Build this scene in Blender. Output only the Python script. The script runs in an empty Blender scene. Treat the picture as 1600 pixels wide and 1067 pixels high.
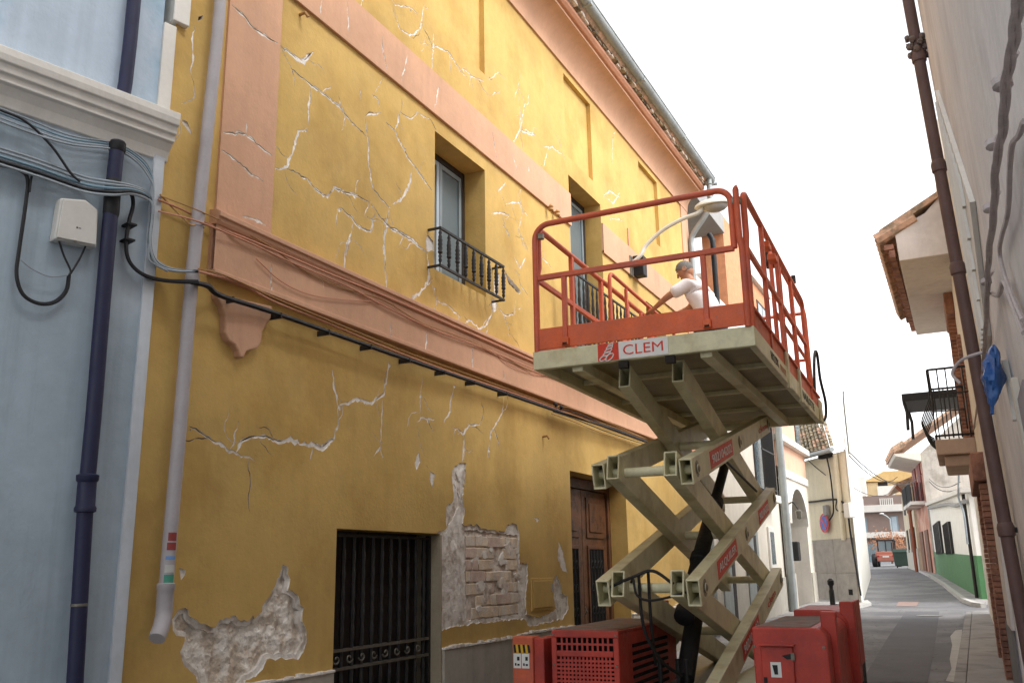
import bpy, math, random
import numpy as np
from mathutils import Vector, Matrix, noise
from mathutils.geometry import delaunay_2d_cdt
random.seed(7)
R = math.radians
scene = bpy.context.scene

# ------------------------------------------------------------------ camera
FL, YAW, PITCH, ROLL = 1422.66, -0.45940, 0.244957, -0.016538      # focal length in px of a 1600 px wide frame
EYE = 1.65
_f = Vector((math.sin(YAW)*math.cos(PITCH), math.cos(YAW)*math.cos(PITCH), math.sin(PITCH)))
_r = Vector((math.cos(YAW), -math.sin(YAW), 0)); _u = _r.cross(_f)
_c, _s = math.cos(ROLL), math.sin(ROLL)
CR, CU = _c*_r + _s*_u, -_s*_r + _c*_u
cam_data = bpy.data.cameras.new('camera'); cam = bpy.data.objects.new('camera', cam_data)
scene.collection.objects.link(cam)
cam.matrix_world = Matrix(((CR.x, CU.x, -_f.x, 0), (CR.y, CU.y, -_f.y, 0), (CR.z, CU.z, -_f.z, EYE), (0, 0, 0, 1)))
cam_data.sensor_width = 36; cam_data.lens = FL/1600*36; cam_data.clip_start = .05; cam_data.clip_end = 900
scene.camera = cam

# ------------------------------------------------------------------ overcast sky and soft sun
world = bpy.data.worlds.new('World'); scene.world = world; world.use_nodes = True
nt = world.node_tree; bg = nt.nodes['Background']
sky = nt.nodes.new('ShaderNodeTexSky'); sky.sky_type = 'NISHITA'; sky.sun_disc = False
SUN_EL, SUN_AZ = R(50), R(98)
sky.sun_elevation = SUN_EL; sky.sun_rotation = SUN_AZ
sky.air_density = 1.0; sky.dust_density = 1.0; sky.ozone_density = 1.0
hs = nt.nodes.new('ShaderNodeHueSaturation'); hs.inputs['Saturation'].default_value = .10
nt.links.new(sky.outputs[0], hs.inputs['Color']); nt.links.new(hs.outputs[0], bg.inputs['Color'])
bg.inputs['Strength'].default_value = .15
sun = bpy.data.lights.new('sun', 'SUN'); sun.energy = 1.15; sun.angle = R(30); sun.color = (1, .985, .96)
so = bpy.data.objects.new('sun', sun); scene.collection.objects.link(so)
_d = Vector((math.sin(SUN_AZ)*math.cos(SUN_EL), math.cos(SUN_AZ)*math.cos(SUN_EL), math.sin(SUN_EL)))
so.rotation_euler = _d.to_track_quat('Z', 'Y').to_euler(); so.location = (0, 0, 40)
vs = scene.view_settings
vs.view_transform = 'Standard'; vs.look = 'None'; vs.gamma = 1; vs.exposure = 1.55; vs.use_curve_mapping = False

# ------------------------------------------------------------------ measuring helpers (calibrated lens)
SLOPE = .016                                   # the street climbs gently
def g(y): return SLOPE*y
def ray(px, py): return CR*((px-800)/FL) + CU*(-(py-533.5)/FL) + _f
def onX(px, py, X):
    d = ray(px, py); t = X/d.x; return Vector((X, d.y*t, EYE+d.z*t))
def onY(px, py, Y):
    d = ray(px, py); t = Y/d.y; return Vector((d.x*t, Y, EYE+d.z*t))
def onG(px, py):
    d = ray(px, py); t = EYE/(SLOPE*d.y-d.z); return Vector((d.x*t, d.y*t, EYE+d.z*t))
def onP(px, py, p0, n):
    d = ray(px, py); o = Vector((0, 0, EYE)); t = (Vector(p0)-o).dot(n)/d.dot(n); return o+d*t

# ------------------------------------------------------------------ object helpers
COL = scene.collection
FRAME, WORLD = {}, {}
I4 = Matrix.Identity(4)
def S(r, g_, b):
    f = lambda c: (c/255/12.92) if c <= 10 else ((c/255+.055)/1.055)**2.4
    return (f(r), f(g_), f(b))
def tag(o, label=None, cat=None, group=None, kind=None):
    if label: o['label'] = label
    if cat: o['category'] = cat
    if group: o['group'] = group
    if kind: o['kind'] = kind
    return o
def empty(name, loc, label, cat, group=None, rz=0, local=False):
    o = bpy.data.objects.new(name, None); COL.objects.link(o); o.empty_display_size = .2
    m = Matrix.Translation(loc) @ Matrix.Rotation(rz, 4, 'Z'); o.matrix_basis = m
    WORLD[o.name] = m; FRAME[o.name] = m if local else I4
    return tag(o, label, cat, group)
def place(o, parent, c, frame=None):
    if parent is not None:
        fr = FRAME[parent.name]; o.parent = parent
        o.matrix_parent_inverse = WORLD[parent.name].inverted() @ fr
    else: fr = frame or I4
    o.matrix_basis = Matrix.Translation(c) if parent is not None else fr @ Matrix.Translation(c)
    WORLD[o.name] = fr @ Matrix.Translation(c); FRAME[o.name] = fr
def link_mesh(name, me, mats, parent=None, frame=None, bevel=0, smooth=False, center=True):
    o = bpy.data.objects.new(name, me); COL.objects.link(o)
    c = Vector((0, 0, 0))
    if center and len(me.vertices):
        xs = [v.co for v in me.vertices]
        c = Vector(((min(v.x for v in xs)+max(v.x for v in xs))/2, (min(v.y for v in xs)+max(v.y for v in xs))/2, min(v.z for v in xs)))
        me.transform(Matrix.Translation(-c))
    for m in (mats if isinstance(mats, (list, tuple)) else [mats]): me.materials.append(m)
    if smooth:
        me.polygons.foreach_set('use_smooth', [True]*len(me.polygons)); me.set_sharp_from_angle(angle=R(40))
    if bevel:
        b = o.modifiers.new('bevel', 'BEVEL'); b.width = bevel; b.segments = 2; b.limit_method = 'ANGLE'; b.angle_limit = R(40)
    place(o, parent, c, frame)
    return o
class MB:
    def __init__(s): s.v = []; s.f = []; s.m = []
    def add(s, vs, fs, m=0):
        b = len(s.v); s.v += [tuple(v) for v in vs]; s.f += [tuple(i+b for i in f) for f in fs]; s.m += [m]*len(fs); return s
    def box(s, x0, x1, y0, y1, z0, z1, m=0):
        return s.add([(x, y, z) for z in (z0, z1) for y in (y0, y1) for x in (x0, x1)],
                     [(0, 2, 3, 1), (4, 5, 7, 6), (0, 1, 5, 4), (2, 6, 7, 3), (0, 4, 6, 2), (1, 3, 7, 5)], m)
    def obox(s, c, ax, ay, az, m=0):
        c, ax, ay, az = map(Vector, (c, ax, ay, az))
        vs = [c+i*ax+j*ay+k*az for k in (-1, 1) for j in (-1, 1) for i in (-1, 1)]
        return s.add(vs, [(0, 2, 3, 1), (4, 5, 7, 6), (0, 1, 5, 4), (2, 6, 7, 3), (0, 4, 6, 2), (1, 3, 7, 5)], m)
    def beam(s, p, q, w, h, side=None, m=0):
        p, q = Vector(p), Vector(q); d = (q-p).normalized()
        side = Vector(side).normalized() if side is not None else (d.cross(Vector((0, 0, 1))).normalized() if abs(d.z) < .99 else Vector((1, 0, 0)))
        up = side.cross(d).normalized()
        return s.obox((p+q)/2, side*w/2, (q-p)/2, up*h/2, m)
    def htube(s, p, q, w, h, t, side, m=0):          # hollow rectangular tube, open ends
        p, q = Vector(p), Vector(q); d = (q-p).normalized(); side = Vector(side).normalized(); up = side.cross(d).normalized()
        vs = []
        for e in (p, q):
            for k in (0, 1):
                a, b = (w/2-k*t), (h/2-k*t)
                vs += [e-side*a-up*b, e+side*a-up*b, e+side*a+up*b, e-side*a+up*b]
        fs = []
        for i in range(4):
            j = (i+1) % 4
            fs += [(i, j, 8+j, 8+i), (4+i, 12+i, 12+j, 4+j), (i, 4+i, 4+j, j), (8+i, 8+j, 12+j, 12+i)]
        return s.add(vs, fs, m)
    def tube(s, pts, r, n=8, m=0, cap=True):
        pts = [Vector(p) for p in pts]; rs = r if isinstance(r, (list, tuple)) else [r]*len(pts)
        prev = None; vs = []
        for i, p in enumerate(pts):
            d = (pts[min(i+1, len(pts)-1)]-pts[max(i-1, 0)]).normalized()
            if prev is None: a = d.orthogonal().normalized()
            else:
                a = prev-d*prev.dot(d)
                a = a.normalized() if a.length > 1e-6 else d.orthogonal().normalized()
            b = d.cross(a); prev = a
            vs += [p+(a*math.cos(2*math.pi*k/n)+b*math.sin(2*math.pi*k/n))*rs[i] for k in range(n)]
        fs = [(i*n+k, i*n+(k+1) % n, (i+1)*n+(k+1) % n, (i+1)*n+k) for i in range(len(pts)-1) for k in range(n)]
        if cap: fs += [tuple(range(n-1, -1, -1)), tuple(range((len(pts)-1)*n, len(pts)*n))]
        return s.add(vs, fs, m)
    def prism(s, poly, vec, m=0):
        poly = [Vector(p) for p in poly]; vec = Vector(vec); n = len(poly)
        return s.add(poly+[p+vec for p in poly], [tuple(range(n)), tuple(range(2*n-1, n-1, -1))]+[(i, n+i, n+(i+1) % n, (i+1) % n) for i in range(n)], m)
    def lathe(s, prof, c=(0, 0, 0), ax=(0, 0, 1), n=16, m=0):
        c = Vector(c); ax = Vector(ax).normalized(); a = ax.orthogonal().normalized(); b = ax.cross(a); k_ = len(prof)
        vs = [c+ax*z+(a*math.cos(2*math.pi*k/n)+b*math.sin(2*math.pi*k/n))*max(r, 1e-4) for r, z in prof for k in range(n)]
        fs = [(i*n+k, i*n+(k+1) % n, (i+1)*n+(k+1) % n, (i+1)*n+k) for i in range(k_-1) for k in range(n)]
        fs += [tuple(range(n-1, -1, -1)), tuple(range((k_-1)*n, k_*n))]
        return s.add(vs, fs, m)
    def ball(s, c, rx, ry, rz, nu=12, nv=8, m=0, jit=0, seed=0):
        vs = []
        for j in range(nv+1):
            th = math.pi*j/nv
            for i in range(nu):
                ph = 2*math.pi*i/nu; d = Vector((math.sin(th)*math.cos(ph), math.sin(th)*math.sin(ph), math.cos(th)))
                k = 1+jit*noise.noise(d*2.3+Vector((seed, 0, 0))) if jit else 1
                vs.append((c[0]+d.x*rx*k, c[1]+d.y*ry*k, c[2]+d.z*rz*k))
        return s.add(vs, [(j*nu+i, j*nu+(i+1) % nu, (j+1)*nu+(i+1) % nu, (j+1)*nu+i) for j in range(nv) for i in range(nu)], m)
    def mesh(s, name):
        me = bpy.data.meshes.new(name); me.from_pydata(s.v, [], s.f); me.update()
        me.polygons.foreach_set('material_index', s.m); return me
    def build(s, name, mats, parent=None, **k): return link_mesh(name, s.mesh(name), mats, parent, **k)
def bx(name, mat, parent, x0, x1, y0, y1, z0, z1, **k): return MB().box(x0, x1, y0, y1, z0, z1).build(name, mat, parent, **k)
def spline(pts, n=6):
    pts = [Vector(p) for p in pts]; P = [2*pts[0]-pts[1]]+pts+[2*pts[-1]-pts[-2]]; out = []
    for i in range(1, len(P)-2):
        a, b, c, d = P[i-1:i+3]
        for k in range(n):
            t = k/n; out.append(.5*((2*b)+(c-a)*t+(2*a-5*b+4*c-d)*t*t+(3*b-a-3*c+d)*t**3))
    return out+[pts[-1]]
def cable(name, pts, r, mat, label=None, cat='cable', group=None, parent=None, n=6, sm=6):
    return tag(MB().tube(spline(pts, sm), r, n).build(name, mat, parent, smooth=True), label, cat if label else None, group)
def lettering(txt, size, origin, ax, ay, mat, parent, name='lettering', fit=None, ext=.0015):
    cu = bpy.data.curves.new('t', 'FONT'); cu.body = txt; cu.size = size; cu.extrude = ext; cu.resolution_u = 3
    cu.align_x = 'CENTER'; cu.align_y = 'CENTER'; cu.offset = 0
    t = bpy.data.objects.new('t', cu); COL.objects.link(t)
    dg = bpy.context.evaluated_depsgraph_get(); me = bpy.data.meshes.new_from_object(t.evaluated_get(dg))
    bpy.data.objects.remove(t); me.name = name
    if fit:
        w = max(v.co.x for v in me.vertices)-min(v.co.x for v in me.vertices); h = max(v.co.y for v in me.vertices)-min(v.co.y for v in me.vertices)
        me.transform(Matrix.Diagonal((fit[0]/w, fit[1]/h, 1, 1)))
        cx_ = sum((max(v.co.x for v in me.vertices), min(v.co.x for v in me.vertices)))/2; cy_ = sum((max(v.co.y for v in me.vertices), min(v.co.y for v in me.vertices)))/2
        me.transform(Matrix.Translation((-cx_, -cy_, 0)))
    ax = Vector(ax).normalized(); ay = Vector(ay).normalized(); az = ax.cross(ay)
    me.transform(Matrix(((ax.x, ay.x, az.x, origin[0]), (ax.y, ay.y, az.y, origin[1]), (ax.z, ay.z, az.z, origin[2]), (0, 0, 0, 1))))
    me.materials.clear()
    return link_mesh(name, me, mat, parent)

# ------------------------------------------------------------------ materials
MATS = {}
def M(name, rgb, rough=.8, var=.12, scale=2.5, bump=0., bscale=60, metal=0, rgb2=None, mix2=(.5, .62), scale2=1.2, streak=0., spec=.35, coat=0, chips=None, cracks=None):
    if name in MATS: return MATS[name]
    m = bpy.data.materials.new(name); m.use_nodes = True; MATS[name] = m
    N, L = m.node_tree.nodes, m.node_tree.links; p = N['Principled BSDF']
    p.inputs['Roughness'].default_value = rough; p.inputs['Metallic'].default_value = metal
    p.inputs['Specular IOR Level'].default_value = spec
    if coat: p.inputs['Coat Weight'].default_value = coat
    geo = N.new('ShaderNodeNewGeometry')
    def nz(sc, det=3.5, rg=.6, vec=None):
        t = N.new('ShaderNodeTexNoise'); t.inputs['Scale'].default_value = sc; t.inputs['Detail'].default_value = det; t.inputs['Roughness'].default_value = rg
        L.new(vec or geo.outputs['Position'], t.inputs['Vector']); return t.outputs['Fac']
    def rng(fac, a, b, lo, hi):
        r_ = N.new('ShaderNodeMapRange'); r_.inputs[1].default_value = a; r_.inputs[2].default_value = b; r_.inputs[3].default_value = lo; r_.inputs[4].default_value = hi
        L.new(fac, r_.inputs[0]); return r_.outputs[0]
    def mixc(fac, a, b, mode='MIX'):
        x = N.new('ShaderNodeMix'); x.data_type = 'RGBA'; x.blend_type = mode
        for s_, val in ((0, fac), (6, a), (7, b)):
            if hasattr(val, 'links'): L.new(val, x.inputs[s_])
            else: x.inputs[s_].default_value = val if s_ == 0 else (*val, 1)
        return x.outputs[2]
    c = tuple(rgb); col = c
    if rgb2: col = mixc(rng(nz(scale2, 5), mix2[0], mix2[1], 0, 1), c, rgb2)
    if chips: col = mixc(rng(nz(22, 5, .7), chips[1], chips[1]+.03, 0, .85), col, chips[0])
    if cracks:
        vo = N.new('ShaderNodeTexVoronoi'); vo.feature = 'DISTANCE_TO_EDGE'; vo.inputs['Scale'].default_value = cracks[1]
        wob = N.new('ShaderNodeVectorMath'); wob.operation = 'ADD'; L.new(geo.outputs['Position'], wob.inputs[0]); tn = N.new('ShaderNodeTexNoise'); tn.inputs['Scale'].default_value = 3; tn.inputs['Detail'].default_value = 6; L.new(geo.outputs['Position'], tn.inputs['Vector']); L.new(tn.outputs['Color'], wob.inputs[1]); L.new(wob.outputs[0], vo.inputs['Vector'])
        col = mixc(rng(vo.outputs['Distance'], 0, .012, .8, 0), col, cracks[0])
    if var:
        k = rng(nz(scale), .3, .7, 1-var, 1+var); k2 = rng(nz(scale*9, 4), .3, .7, 1-var*.5, 1+var*.5)
        mu = N.new('ShaderNodeMath'); mu.operation = 'MULTIPLY'; L.new(k, mu.inputs[0]); L.new(k2, mu.inputs[1]); kk = mu.outputs[0]
        if streak:
            mp = N.new('ShaderNodeMapping'); mp.inputs['Scale'].default_value = (7, 7, .35); L.new(geo.outputs['Position'], mp.inputs['Vector'])
            ks = rng(nz(1.0, 5, .6, mp.outputs[0]), .48, .72, 1, 1-streak)
            mu2 = N.new('ShaderNodeMath'); mu2.operation = 'MULTIPLY'; L.new(kk, mu2.inputs[0]); L.new(ks, mu2.inputs[1]); kk = mu2.outputs[0]
        cb = N.new('ShaderNodeCombineColor'); [L.new(kk, cb.inputs[i]) for i in range(3)]
        col = mixc(1., col, cb.outputs[0], 'MULTIPLY')
        L.new(rng(nz(scale*4), .3, .7, max(.02, rough-.12), min(1, rough+.1)), p.inputs['Roughness'])
    if hasattr(col, 'links'): L.new(col, p.inputs['Base Color'])
    else: p.inputs['Base Color'].default_value = (*col, 1)
    if bump:
        b = N.new('ShaderNodeBump'); b.inputs['Strength'].default_value = min(1, bump); b.inputs['Distance'].default_value = .01
        L.new(nz(bscale, 4, .65), b.inputs['Height']); L.new(b.outputs[0], p.inputs['Normal'])
    return m
YEL = M('ochre_render', S(204, 170, 102), .9, .10, 1.1, .35, 28, rgb2=S(192, 157, 90), mix2=(.46, .62), scale2=1.3, streak=.06)
PNK = M('salmon_paint', S(206, 162, 132), .9, .08, 1.6, .3, 35, streak=.08)
PLA = M('bare_plaster', S(234, 228, 220), .95, .14, 8, .7, 60, rgb2=S(192, 178, 164), scale2=9, mix2=(.5, .66))
GAP = M('crack_depth', S(92, 74, 62), 1, .2, 20)
RUB = M('rubble_mortar', S(246, 240, 230), 1, .2, 14, 1., 40, rgb2=S(212, 196, 178), scale2=6, mix2=(.45, .6))
MOR = M('mortar', S(222, 210, 198), 1, .2, 10, .8, 45, rgb2=S(178, 162, 148), scale2=8)
BRI = M('old_brick', S(226, 206, 180), .95, .18, 7, .8, 50, rgb2=S(222, 210, 196), scale2=9, mix2=(.44, .56))
BRR = M('pinkish_brick', S(212, 186, 172), .95, .16, 7, .7, 50, rgb2=S(214, 196, 182), scale2=9, mix2=(.46, .6))
BRICK = M('red_brick', S(156, 114, 96), .9, .22, 9, .5, 60, rgb2=S(128, 92, 80), scale2=5)
STO = M('grey_plinth', S(178, 172, 160), .8, .12, 3, .3, 50, streak=.12)
WHI = M('white_paint', S(226, 222, 214), .8, .06, 3, .15, 40, streak=.10)
BLU = M('pale_blue_render', S(164, 179, 190), .9, .09, 1.3, .3, 30, rgb2=S(176, 188, 198), scale2=.8, streak=.2)
NAVY = M('navy_pipe', S(36, 38, 66), .55, .12, 6, .1, 40)
GPIPE = M('grey_pvc', S(170, 164, 166), .5, .07, 5, streak=.12)
GALV = M('galvanised_zinc', S(150, 155, 155), .5, .12, 4, .1, 30, metal=.35, streak=.15)
IRON = M('black_iron', S(38, 36, 36), .6, .2, 12, .2, 60, spec=.4)
WOOD = M('brown_wood', S(96, 62, 40), .55, .25, 4, .25, 30, rgb2=S(64, 42, 28), scale2=5)
DARKW = M('dark_wood', S(46, 40, 38), .7, .2, 6)
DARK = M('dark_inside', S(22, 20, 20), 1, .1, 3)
GLASS = M('window_glass', S(104, 118, 124), .08, .05, 2, spec=.6)
SASH = M('grey_blue_sash', S(128, 138, 142), .6, .08, 5)
SHUT = M('pale_shutter', S(168, 180, 188), .6, .06, 5)
BEIGE = M('beige_machine_paint', S(214, 210, 176), .5, .10, 5, .05, 40, rgb2=S(184, 174, 136), scale2=3.5, mix2=(.5, .7), spec=.4, chips=(S(126, 106, 82), .70), streak=.05)
ORNG = M('red_orange_paint', S(212, 98, 52), .5, .14, 5, .06, 40, rgb2=S(196, 94, 62), scale2=3, mix2=(.5, .7), spec=.4, chips=(S(150, 110, 92), .66))
REDP = M('faded_red_paint', S(202, 98, 68), .55, .14, 5, .06, 40, rgb2=S(184, 96, 80), scale2=3, mix2=(.5, .7), spec=.4, chips=(S(150, 116, 104), .66))
CHR = M('chassis_red_paint', S(182, 66, 54), .55, .14, 5, .06, 40, rgb2=S(158, 62, 56), scale2=3, mix2=(.5, .7), spec=.4, chips=(S(140, 100, 90), .66))
BLK = M('black_rubber', S(30, 30, 32), .6, .15, 8, .1, 50)
STEEL = M('bare_steel', S(120, 116, 106), .45, .2, 10, metal=.6)
DECW = M('white_decal', S(225, 225, 222), .5, .04, 9)
DECR = M('red_decal', S(206, 56, 28), .5, .06, 9)
DECY = M('yellow_decal', S(215, 170, 40), .6, .06, 9)
DECB = M('black_print', S(30, 30, 32), .6, .05, 9)
WIREB = M('black_cable', S(34, 33, 36), .6, .15, 8)
WIREG = M('grey_cable', S(150, 158, 164), .7, .15, 8)
WIREP = M('painted_cable', S(196, 140, 112), .8, .12, 8)
WIRET = M('tan_cable', S(168, 128, 82), .8, .15, 8)
ASPH = M('asphalt', S(106, 105, 107), .92, .16, .9, .6, 90, rgb2=S(126, 125, 125), scale2=.5, mix2=(.42, .6), cracks=(S(62, 60, 62), .7))
PAVE = M('concrete_paving', S(150, 147, 144), .9, .12, 2, .4, 50, rgb2=S(128, 126, 124), scale2=1.5)
TILE = M('clay_tile', S(196, 158, 132), .9, .22, 10, .4, 60, rgb2=S(146, 126, 106), scale2=6, mix2=(.45, .6))
TILEO = M('weathered_tile', S(166, 150, 122), .9, .25, 12, .4, 60, rgb2=S(96, 90, 74), scale2=9, mix2=(.45, .58))
# ------------------------------------------------------------------ ground
def sheet(poly, z, mat, name, thick=0, parent=None, kind='structure', res=0):
    b = MB()
    if thick: b.prism([(x, y, g(y)+z-thick) for x, y in poly], (0, 0, thick))
    else: b.add([(x, y, g(y)+z) for x, y in poly], [tuple(range(len(poly)))])
    return tag(b.build(name, mat, parent), kind=kind if parent is None else None)
sheet([(-300, -60), (300, -60), (300, 420), (-300, 420)], 0, ASPH, 'ground')
PATCH = M('new_asphalt', S(99, 98, 101), .92, .10, 2, .5, 90)
PALEC = M('pale_concrete', S(176, 173, 168), .9, .12, 4, .4, 50)
road = sheet([(-3.95, -8), (-.42, -8), (-.42, 26), (-.2, 29), (-3.0, 29), (-3.95, 24)], .004, ASPH, 'road')
sheet([onG(x, y).xy for x, y in ((1345, 1067), (1450, 1067), (1462, 1000), (1468, 955), (1415, 955), (1385, 1000))], .009, PATCH, 'asphalt_repair', parent=road)
sheet([onG(x, y).xy for x, y in ((1478, 1064), (1490, 1066), (1500, 1062), (1502, 1030), (1505, 1000), (1503, 984), (1493, 985), (1485, 994), (1488, 1008), (1484, 1030), (1487, 1045))], .010, PALEC, 'concrete_patch', parent=road)
sheet([onG(x, y).xy for x, y in ((1400, 947), (1432, 947), (1436, 940), (1404, 940))], .010, M('rust_patch', S(140, 118, 110), .9), 'trench_patch', parent=road)
cp = onG(1452, 962); mh = MB().lathe([(0, 0), (.3, 0), (.3, .006), (.27, .012), (0, .012)], (cp.x, cp.y, g(cp.y)+.008), n=24)
mh.build('manhole_cover', STEEL, road)
pv = sheet([(-.31, -8), (.5, -8), (.3, 8), (.12, 24.6), (.0, 25.6), (-.2, 25.7), (-.31, 25.0)], .10, PAVE, 'right_pavement', thick=.3)
k = MB()
for i in range(34):                                                  # kerb stones
    y0 = -8+i*.97
    e_ = random.uniform(-.004, .004); MB().prism([(-.45, y0+.004, g(y0)-.1), (-.45, y0+.966, g(y0+.97)-.1), (-.45, y0+.966, g(y0+.97)+.105+e_), (-.45, y0+.004, g(y0)+.105+e_)], (.134, 0, 0)).build('kerb_stone', PAVE, pv, bevel=.012)
for i in range(9):                                                  # paving slabs as far as they read
    y0 = 7+i*2
    MB().prism([(-.31, y0+.003, g(y0)+.05), (-.31, y0+1.997, g(y0+2)+.05), (-.31, y0+1.997, g(y0+2)+.108), (-.31, y0+.003, g(y0)+.108)], (.55, 0, 0)).build('paving_slab', PAVE, pv, bevel=.004)
sheet([(-4.6, -8), (-3.95, -8), (-3.95, 29.3), (-4.6, 29.3)], .11, PAVE, 'left_pavement', thick=.3)
kr = [(1537, 949), (1523, 947), (1508, 941), (1492, 929), (1474, 914), (1455, 902), (1437, 893), (1420, 887)]
hb = [(1430, 884), (1465, 896), (1500, 915), (1533, 936), (1545, 942)]
sheet([onG(*p).xy for p in kr]+[onG(*p).xy for p in hb], .10, PAVE, 'far_pavement', thick=.25)
kk = [onG(*p) for p in kr]; kb = MB()
for a, b in zip(kk[:-1], kk[1:]):
    kb.beam((a.x, a.y, g(a.y)+.04), (b.x, b.y, g(b.y)+.04), .14, .15)
tag(kb.build('far_kerb', PALEC), kind='structure')
bl = [(1262, 942), (1300, 946), (1340, 951), (1362, 946), (1356, 941), (1340, 943), (1270, 935)]
sheet([onG(*p).xy for p in bl], .08, PALEC, 'corner_pavement', thick=.2)

# ------------------------------------------------------------------ relief walls: plaster with real cracks, chips and holes
Z = {4: (400, 0, .375), 5: (400, 350, .3467), 6: (480, 680, .3628), 1: (0, 0, .3187), 2: (0, 300, .375), 3: (0, 680, .3628), 7: (780, 0, .3094), 8: (800, 250, .4216)}
XF = -4.5                                                            # facade plane
def fac(px, py, X=XF): p = onX(px, py, X); return Vector((p.y, p.z))
def zf(k, pts, X=XF): a, b, s = Z[k]; return [fac(a+x*s, b+y*s, X) for x, y in pts]
def resample(P, step):
    out = [P[0].copy()]
    for a, b in zip(P[:-1], P[1:]):
        n = max(1, int((b-a).length/step))
        out += [a.lerp(b, i/n) for i in range(1, n+1)]
    return out
def ribbon(P, hw, jit, rnd, taper=True, off=0.):
    n = len(P); Ls, Rs = [], []
    for i, p in enumerate(P):
        d = (P[min(i+1, n-1)]-P[max(i-1, 0)]);  d = d.normalized() if d.length > 1e-9 else Vector((1, 0))
        nr = Vector((-d.y, d.x)); t = min(1, .25+3*min(i, n-1-i)/n) if taper else 1
        w1 = hw*t*rnd.uniform(1-jit, 1+jit); w2 = hw*t*rnd.uniform(1-jit, 1+jit)
        o = Vector((0, -off))
        Ls.append(p+nr*w1+o); Rs.append(p-nr*w2+o)
    return Ls+Rs[::-1]
def inset(P, d):
    n = len(P); ar = sum(P[i].x*P[(i+1) % n].y-P[(i+1) % n].x*P[i].y for i in range(n)); sg = 1 if ar > 0 else -1; out = []
    for i in range(n):
        e = (P[(i+1) % n]-P[i-1]); e = e.normalized() if e.length > 1e-9 else Vector((1, 0))
        out.append(P[i]+Vector((-e.y, e.x))*sg*d)
    return out
def jag(P, step, amp, rnd):
    Q = resample(P+[P[0]], step)[:-1]
    return [q+Vector((rnd.uniform(-amp, amp), rnd.uniform(-amp, amp))) for q in Q]
def relief(name, outline, feats, X, mats, parent, lim=None):
    # feats: (polygon, depth or None for a hole, material, amp, grid, reveal)   deepest wins
    V2 = [Vector(p) for p in outline]; n0 = len(V2); E2 = [(i, (i+1) % n0) for i in range(n0)]
    for ft in feats:
        b = len(V2); n = len(ft['p']); V2 += [Vector(p) for p in ft['p']]; E2 += [(b+i, b+(i+1) % n) for i in range(n)]
        if ft.get('grid'):
            st = ft['grid']; xs = [p[0] for p in ft['p']]; ys = [p[1] for p in ft['p']]; x = min(xs)
            while x < max(xs):
                y = min(ys)
                while y < max(ys):
                    V2.append(Vector((x+random.uniform(-.3, .3)*st, y+random.uniform(-.3, .3)*st))); y += st
                x += st
    ov, oe, of, _, _, _ = delaunay_2d_cdt(V2, E2, [], 0, 1e-5, False)
    of = [list(f) for f in of]
    co = np.array([(v.x, v.y) for v in ov]); tri = np.array(of); cen = co[tri].mean(axis=1)
    def inside(poly, idx):                                           # winding number of the polygon about triangle centres
        px, py = cen[idx, 0], cen[idx, 1]; wn = np.zeros(len(idx), int); P = [(p[0], p[1]) for p in poly]
        for (x0, y0), (x1, y1) in zip(P, P[1:]+P[:1]):
            cr = (x1-x0)*(py-y0)-(px-x0)*(y1-y0)
            wn += ((y0 <= py) & (y1 > py) & (cr > 0)).astype(int)-((y0 > py) & (y1 <= py) & (cr < 0)).astype(int)
        return wn != 0
    lev = np.full(len(of), -1); dep = np.zeros(len(of))
    for fi, ft in enumerate(feats):
        P = np.array([(p[0], p[1]) for p in ft['p']]); lo, hi = P.min(0), P.max(0); d = 99 if ft['d'] is None else ft['d']
        idx = np.where((cen[:, 0] > lo[0]) & (cen[:, 0] < hi[0]) & (cen[:, 1] > lo[1]) & (cen[:, 1] < hi[1]))[0]
        idx = idx[inside(ft['p'], idx)]; idx = idx[dep[idx] < d]; lev[idx] = fi; dep[idx] = d
    out_ = ~inside(outline, np.arange(len(of)))
    lev = [None if o else int(l) for l, o in zip(lev, out_)]
    def depth(l, vi):
        if l == -1: return 0
        ft = feats[l]
        if ft['d'] is None: return ft.get('reveal', .3)
        a = ft.get('amp', 0)
        if a:
            p = ov[vi]; q = Vector((p.x, p.y, 3.1))
            return max(.004, ft['d']+a*(noise.noise(q*9)+.6*noise.noise(q*23)+.35*noise.noise(q*60)))
        return ft['d']
    vid = {}; vs = []; fs = []; ms = []
    def vtx(l, vi):
        d = depth(l, vi); k_ = (vi, round(d, 5))
        if k_ not in vid: vid[k_] = len(vs); vs.append((X-d, ov[vi].x, ov[vi].y))
        return vid[k_]
    edges = {}
    for fi, f in enumerate(of):
        l = lev[fi]
        if l is None: continue
        if not (l >= 0 and feats[l]['d'] is None):
            fs.append(tuple(vtx(l, i) for i in f)); ms.append(0 if l == -1 else feats[l]['m'])
        for a, b in zip(f, f[1:]+f[:1]): edges.setdefault((min(a, b), max(a, b)), []).append(l)
    for (a, b), ls in edges.items():
        if len(ls) == 2 and ls[0] != ls[1]:
            l0, l1 = ls; q = (vtx(l0, a), vtx(l0, b), vtx(l1, b), vtx(l1, a))
            if len(set(q)) == 4:
                fs.append(q); hole = [l for l in ls if l >= 0 and feats[l]['d'] is None]
                ms.append(feats[hole[0]].get('rm', 0) if hole else max(0 if l == -1 else feats[l]['m'] for l in ls if True) and 1 or 0)
    me = bpy.data.meshes.new(name); me.from_pydata(vs, [], fs); me.update(); me.polygons.foreach_set('material_index', ms)
    return link_mesh(name, me, mats, parent)

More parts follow.
